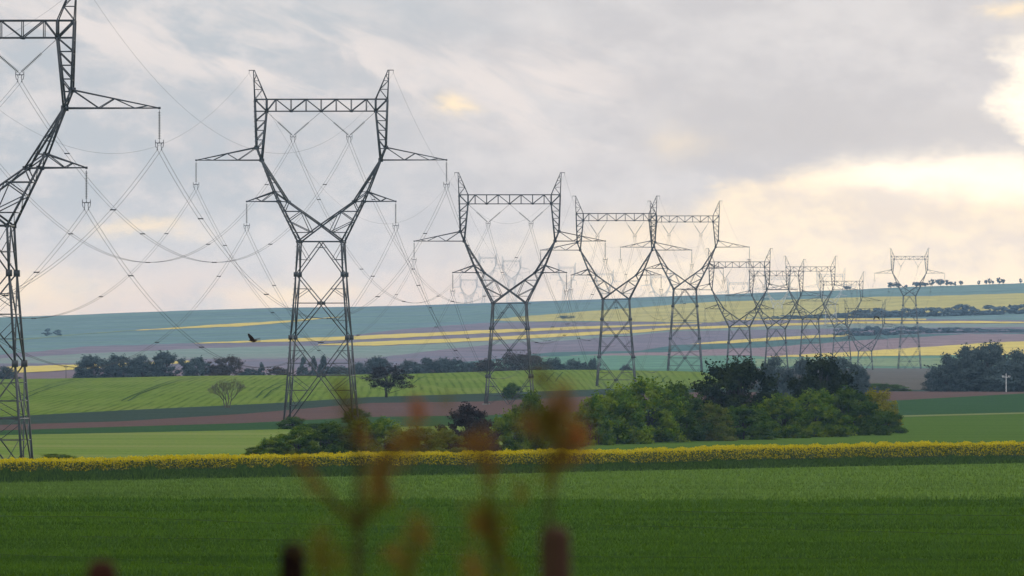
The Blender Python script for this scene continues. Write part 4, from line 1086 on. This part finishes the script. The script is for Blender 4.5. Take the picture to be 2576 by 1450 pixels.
post(724, 1376, 68, 24.4, M_WOODD, 'nearly black wooden post, blurred at the bottom left of centre', 0.01)
post(256, 1420, 78, 25, plain('brown_wood', (0.030, 0.012, 0.007), .9, 0, .4, 14), 'brownish post top just showing at the bottom left, blurred')
M_SEED = leafy('dock_seeds', (0.150, 0.074, 0.018), (0.240, 0.130, 0.032), None, 0.35)
M_SEEDR = leafy('dock_seeds_red', (0.24, 0.085, 0.020), (0.36, 0.135, 0.032), None, 0.35)
M_SEEDG = leafy('dock_seeds_olive', (0.085, 0.070, 0.010), (0.140, 0.110, 0.018), None, 0.35)
M_STEM = plain('dock_stem', (0.035, 0.024, 0.008), .8, 0, .3, 10)
def dock(base_px, d, label, stems, heads):
    p0 = at(base_px, d)
    root = empty('dock_plant', p0); tag(root, label, 'wild plant', 'blurred dock stalks in the foreground')
    b = Bars()
    for pts, r0, r1 in stems:
        b.tube([Vector(pt(x, y, d)) - p0 for x, y in pts], r0, r1, 6)
    b.build('stem', M_STEM, root, True)
    for i, (pts, rad, n_, mat) in enumerate(heads):
        rs = np.random.default_rng(int(base_px) + i); n_ = int(n_ * .21)
        P_ = np.array([list(Vector(pt(x, y, d)) - p0) for x, y in pts])
        t = rs.uniform(0, len(P_) - 1, n_); k = np.minimum(t.astype(int), len(P_) - 2); f_ = (t - k)[:, None]
        C_ = P_[k] * (1 - f_) + P_[k + 1] * f_ + rs.normal(size=(n_, 3)) * rad / FOC * d * .5
        V, F = leaves(C_, .0050, rs, 0, 1.4)
        A_ = P_[k] * (1 - f_) + P_[k + 1] * f_; e_ = np.array([[.0006, 0, .0004]])   # little stalk to every seed
        V2 = np.stack([A_ - e_, A_ + e_, C_ + e_, C_ - e_], 1).reshape(-1, 3)
        ax = np.concatenate([np.stack([P_[q], P_[q] + [.002, 0, 0], P_[q + 1] + [.002, 0, 0], P_[q + 1]]) for q in range(len(P_) - 1)])
        V = np.vstack([V, V2, ax]); F = np.arange(len(V)).reshape(-1, 4)
        link('seed_head', mesh_np('seed_head', V, F), mat, root)
    # basal leaves on the ground
    for k in range(5):
        a_ = k * 1.26 + base_px; L = .28
        c_, s_ = math.cos(a_), math.sin(a_)
        V = []; 
        for j in range(6):
            t = j / 5; w_ = .045 * math.sin(math.pi * min(1, t * .95 + .04)); z = .02 + .16 * math.sin(t * 2.2)
            V += [(c_ * L * t - s_ * w_, s_ * L * t + c_ * w_, z), (c_ * L * t + s_ * w_, s_ * L * t - c_ * w_, z)]
        F = [[2*j, 2*j+1, 2*j+3, 2*j+2] for j in range(5)]
        link('leaf', mesh_np('leaf', V, F, True), M_STALK, root)
dock(905, 22, 'tallest blurred reddish dock stalk, forked, rising before the second pylon\'s right leg',
     [([(903, 2900), (904, 2000), (901, 1330), (903, 1180), (889, 1059), (881, 1031), (857, 960)], .011, .003), ([(898, 1325), (850, 1275), (785, 1210), (745, 1150)], .008, .004),
      ([(905, 1320), (945, 1275), (972, 1242), (958, 1170), (990, 1125)], .008, .004), ([(958, 1170), (1020, 1120), (1044, 1095)], .004, .002), ([(1020, 1120), (1062, 1060), (1044, 1020)], .003, .002)],
     [([(742, 1146), (785, 1210), (815, 1240)], 26, 420, M_SEED), ([(800, 1220), (850, 1275), (893, 1315)], 24, 300, M_SEEDG), ([(965, 1160), (949, 1210), (960, 1250)], 46, 1050, M_SEED),
      ([(970, 1240), (925, 1302)], 36, 420, M_SEEDG), ([(975, 1140), (1012, 1111), (1044, 1095)], 40, 620, M_SEED), ([(1044, 1010), (1048, 1030), (1066, 1062)], 30, 420, M_SEEDR),
      ([(1044, 1095), (1044, 1131)], 34, 330, M_SEED), ([(1096, 1111), (1110, 1090)], 44, 240, M_SEEDG), ([(857, 955), (862, 1000)], 34, 260, M_SEEDG), ([(878, 1010), (889, 1065)], 34, 470, M_SEEDG),
      ([(915, 1080), (919, 1110)], 34, 230, M_SEED), ([(1120, 1000), (1128, 1008)], 30, 110, M_SEEDG)])
dock(1240, 22.5, 'blurred brown dock stalk left of the pale post, with seed clusters near its foot',
     [([(1246, 2900), (1248, 2000), (1246, 1400), (1238, 1330), (1228, 1200), (1211, 1110)], .010, .003)],
     [([(1231, 1280), (1228, 1330)], 60, 900, M_SEEDG), ([(1205, 1300), (1215, 1345)], 40, 420, M_SEED), ([(1243, 1345), (1248, 1400)], 26, 520, M_SEEDG), ([(1185, 1415), (1200, 1450)], 50, 420, M_SEED),
      ([(1270, 1415), (1285, 1435)], 44, 220, M_SEEDG), ([(1227, 1150), (1229, 1210)], 40, 420, M_SEED), ([(1208, 1098), (1215, 1125)], 44, 420, M_SEED), ([(1165, 1115), (1182, 1122)], 36, 240, M_SEED)])
dock(1040, 22.2, 'low sparse blurred dock stalk between the forked and the brown stalks',
     [([(1020, 2900), (1020, 2000), (1015, 1450), (1040, 1380), (1056, 1320)], .007, .002)],
     [([(1046, 1310), (1056, 1362)], 42, 420, M_SEED), ([(985, 1380), (1000, 1410)], 44, 260, M_SEED), ([(1015, 1440), (1040, 1390)], 40, 260, M_SEEDG)])
dock(1345, 21.6, 'blurred dock stalk with bright rust red seed heads above the pale post',
     [([(1372, 2900), (1372, 2000), (1380, 1300), (1387, 1198), (1405, 1150), (1452, 1085)], .008, .003), ([(1400, 1155), (1399, 1045), (1424, 985)], .005, .002), ([(1390, 1180), (1345, 1120), (1337, 1060)], .004, .002),
      ([(1399, 1070), (1375, 1000), (1366, 940)], .004, .002)],
     [([(1448, 1070), (1456, 1115)], 38, 720, M_SEEDR), ([(1418, 980), (1424, 1020)], 44, 520, M_SEED), ([(1376, 1030), (1384, 1100)], 64, 900, M_SEEDG), ([(1335, 1055), (1342, 1090)], 38, 420, M_SEED),
      ([(1425, 1115), (1404, 1165)], 44, 780, M_SEED), ([(1362, 935), (1370, 972)], 32, 300, M_SEEDG), ([(1399, 1020), (1399, 1060)], 44, 420, M_SEED), ([(1384, 1180), (1390, 1215)], 38, 240, M_SEEDG), ([(1303, 1215), (1310, 1245)], 36, 240, M_SEEDG)])
dock(800, 23, 'faint low olive dock stalk beside the nearly black post',
     [([(812, 2900), (812, 2000), (812, 1450), (809, 1360)], .006, .002)],
     [([(806, 1345), (810, 1390)], 52, 420, M_SEEDG), ([(805, 1410), (822, 1440)], 52, 420, M_SEEDG), ([(862, 1430), (850, 1400)], 40, 160, M_SEEDG)])

# ------------------------------------------------------------------ haze: one even body of air round camera and land
hb = Bars(); hb.box((0, 5400, 0), 9000, 12600, 1); hz_o = hb.build('haze', None)
zlo, zhi = -9.0, 118.0
for v in hz_o.data.vertices: v.co.z = zhi if v.co.z > 0 else zlo
tag(hz_o, 'thin blue air haze over the whole plain', 'haze', None, 'stuff')
hm = bpy.data.materials.new('haze_air'); hm.use_nodes = True; nt = hm.node_tree; nt.nodes.clear()
o_ = nt.nodes.new('ShaderNodeOutputMaterial'); pv = nt.nodes.new('ShaderNodeVolumePrincipled')
pv.inputs['Color'].default_value = (0.38, 0.65, 1.0, 1); pv.inputs['Density'].default_value = 2.4e-5
pv.inputs['Absorption Color'].default_value = (1, 1, 1, 1)
pv.inputs['Anisotropy'].default_value = 0.6
nt.links.new(pv.outputs[0], o_.inputs['Volume'])
hz_o.data.materials.append(hm)
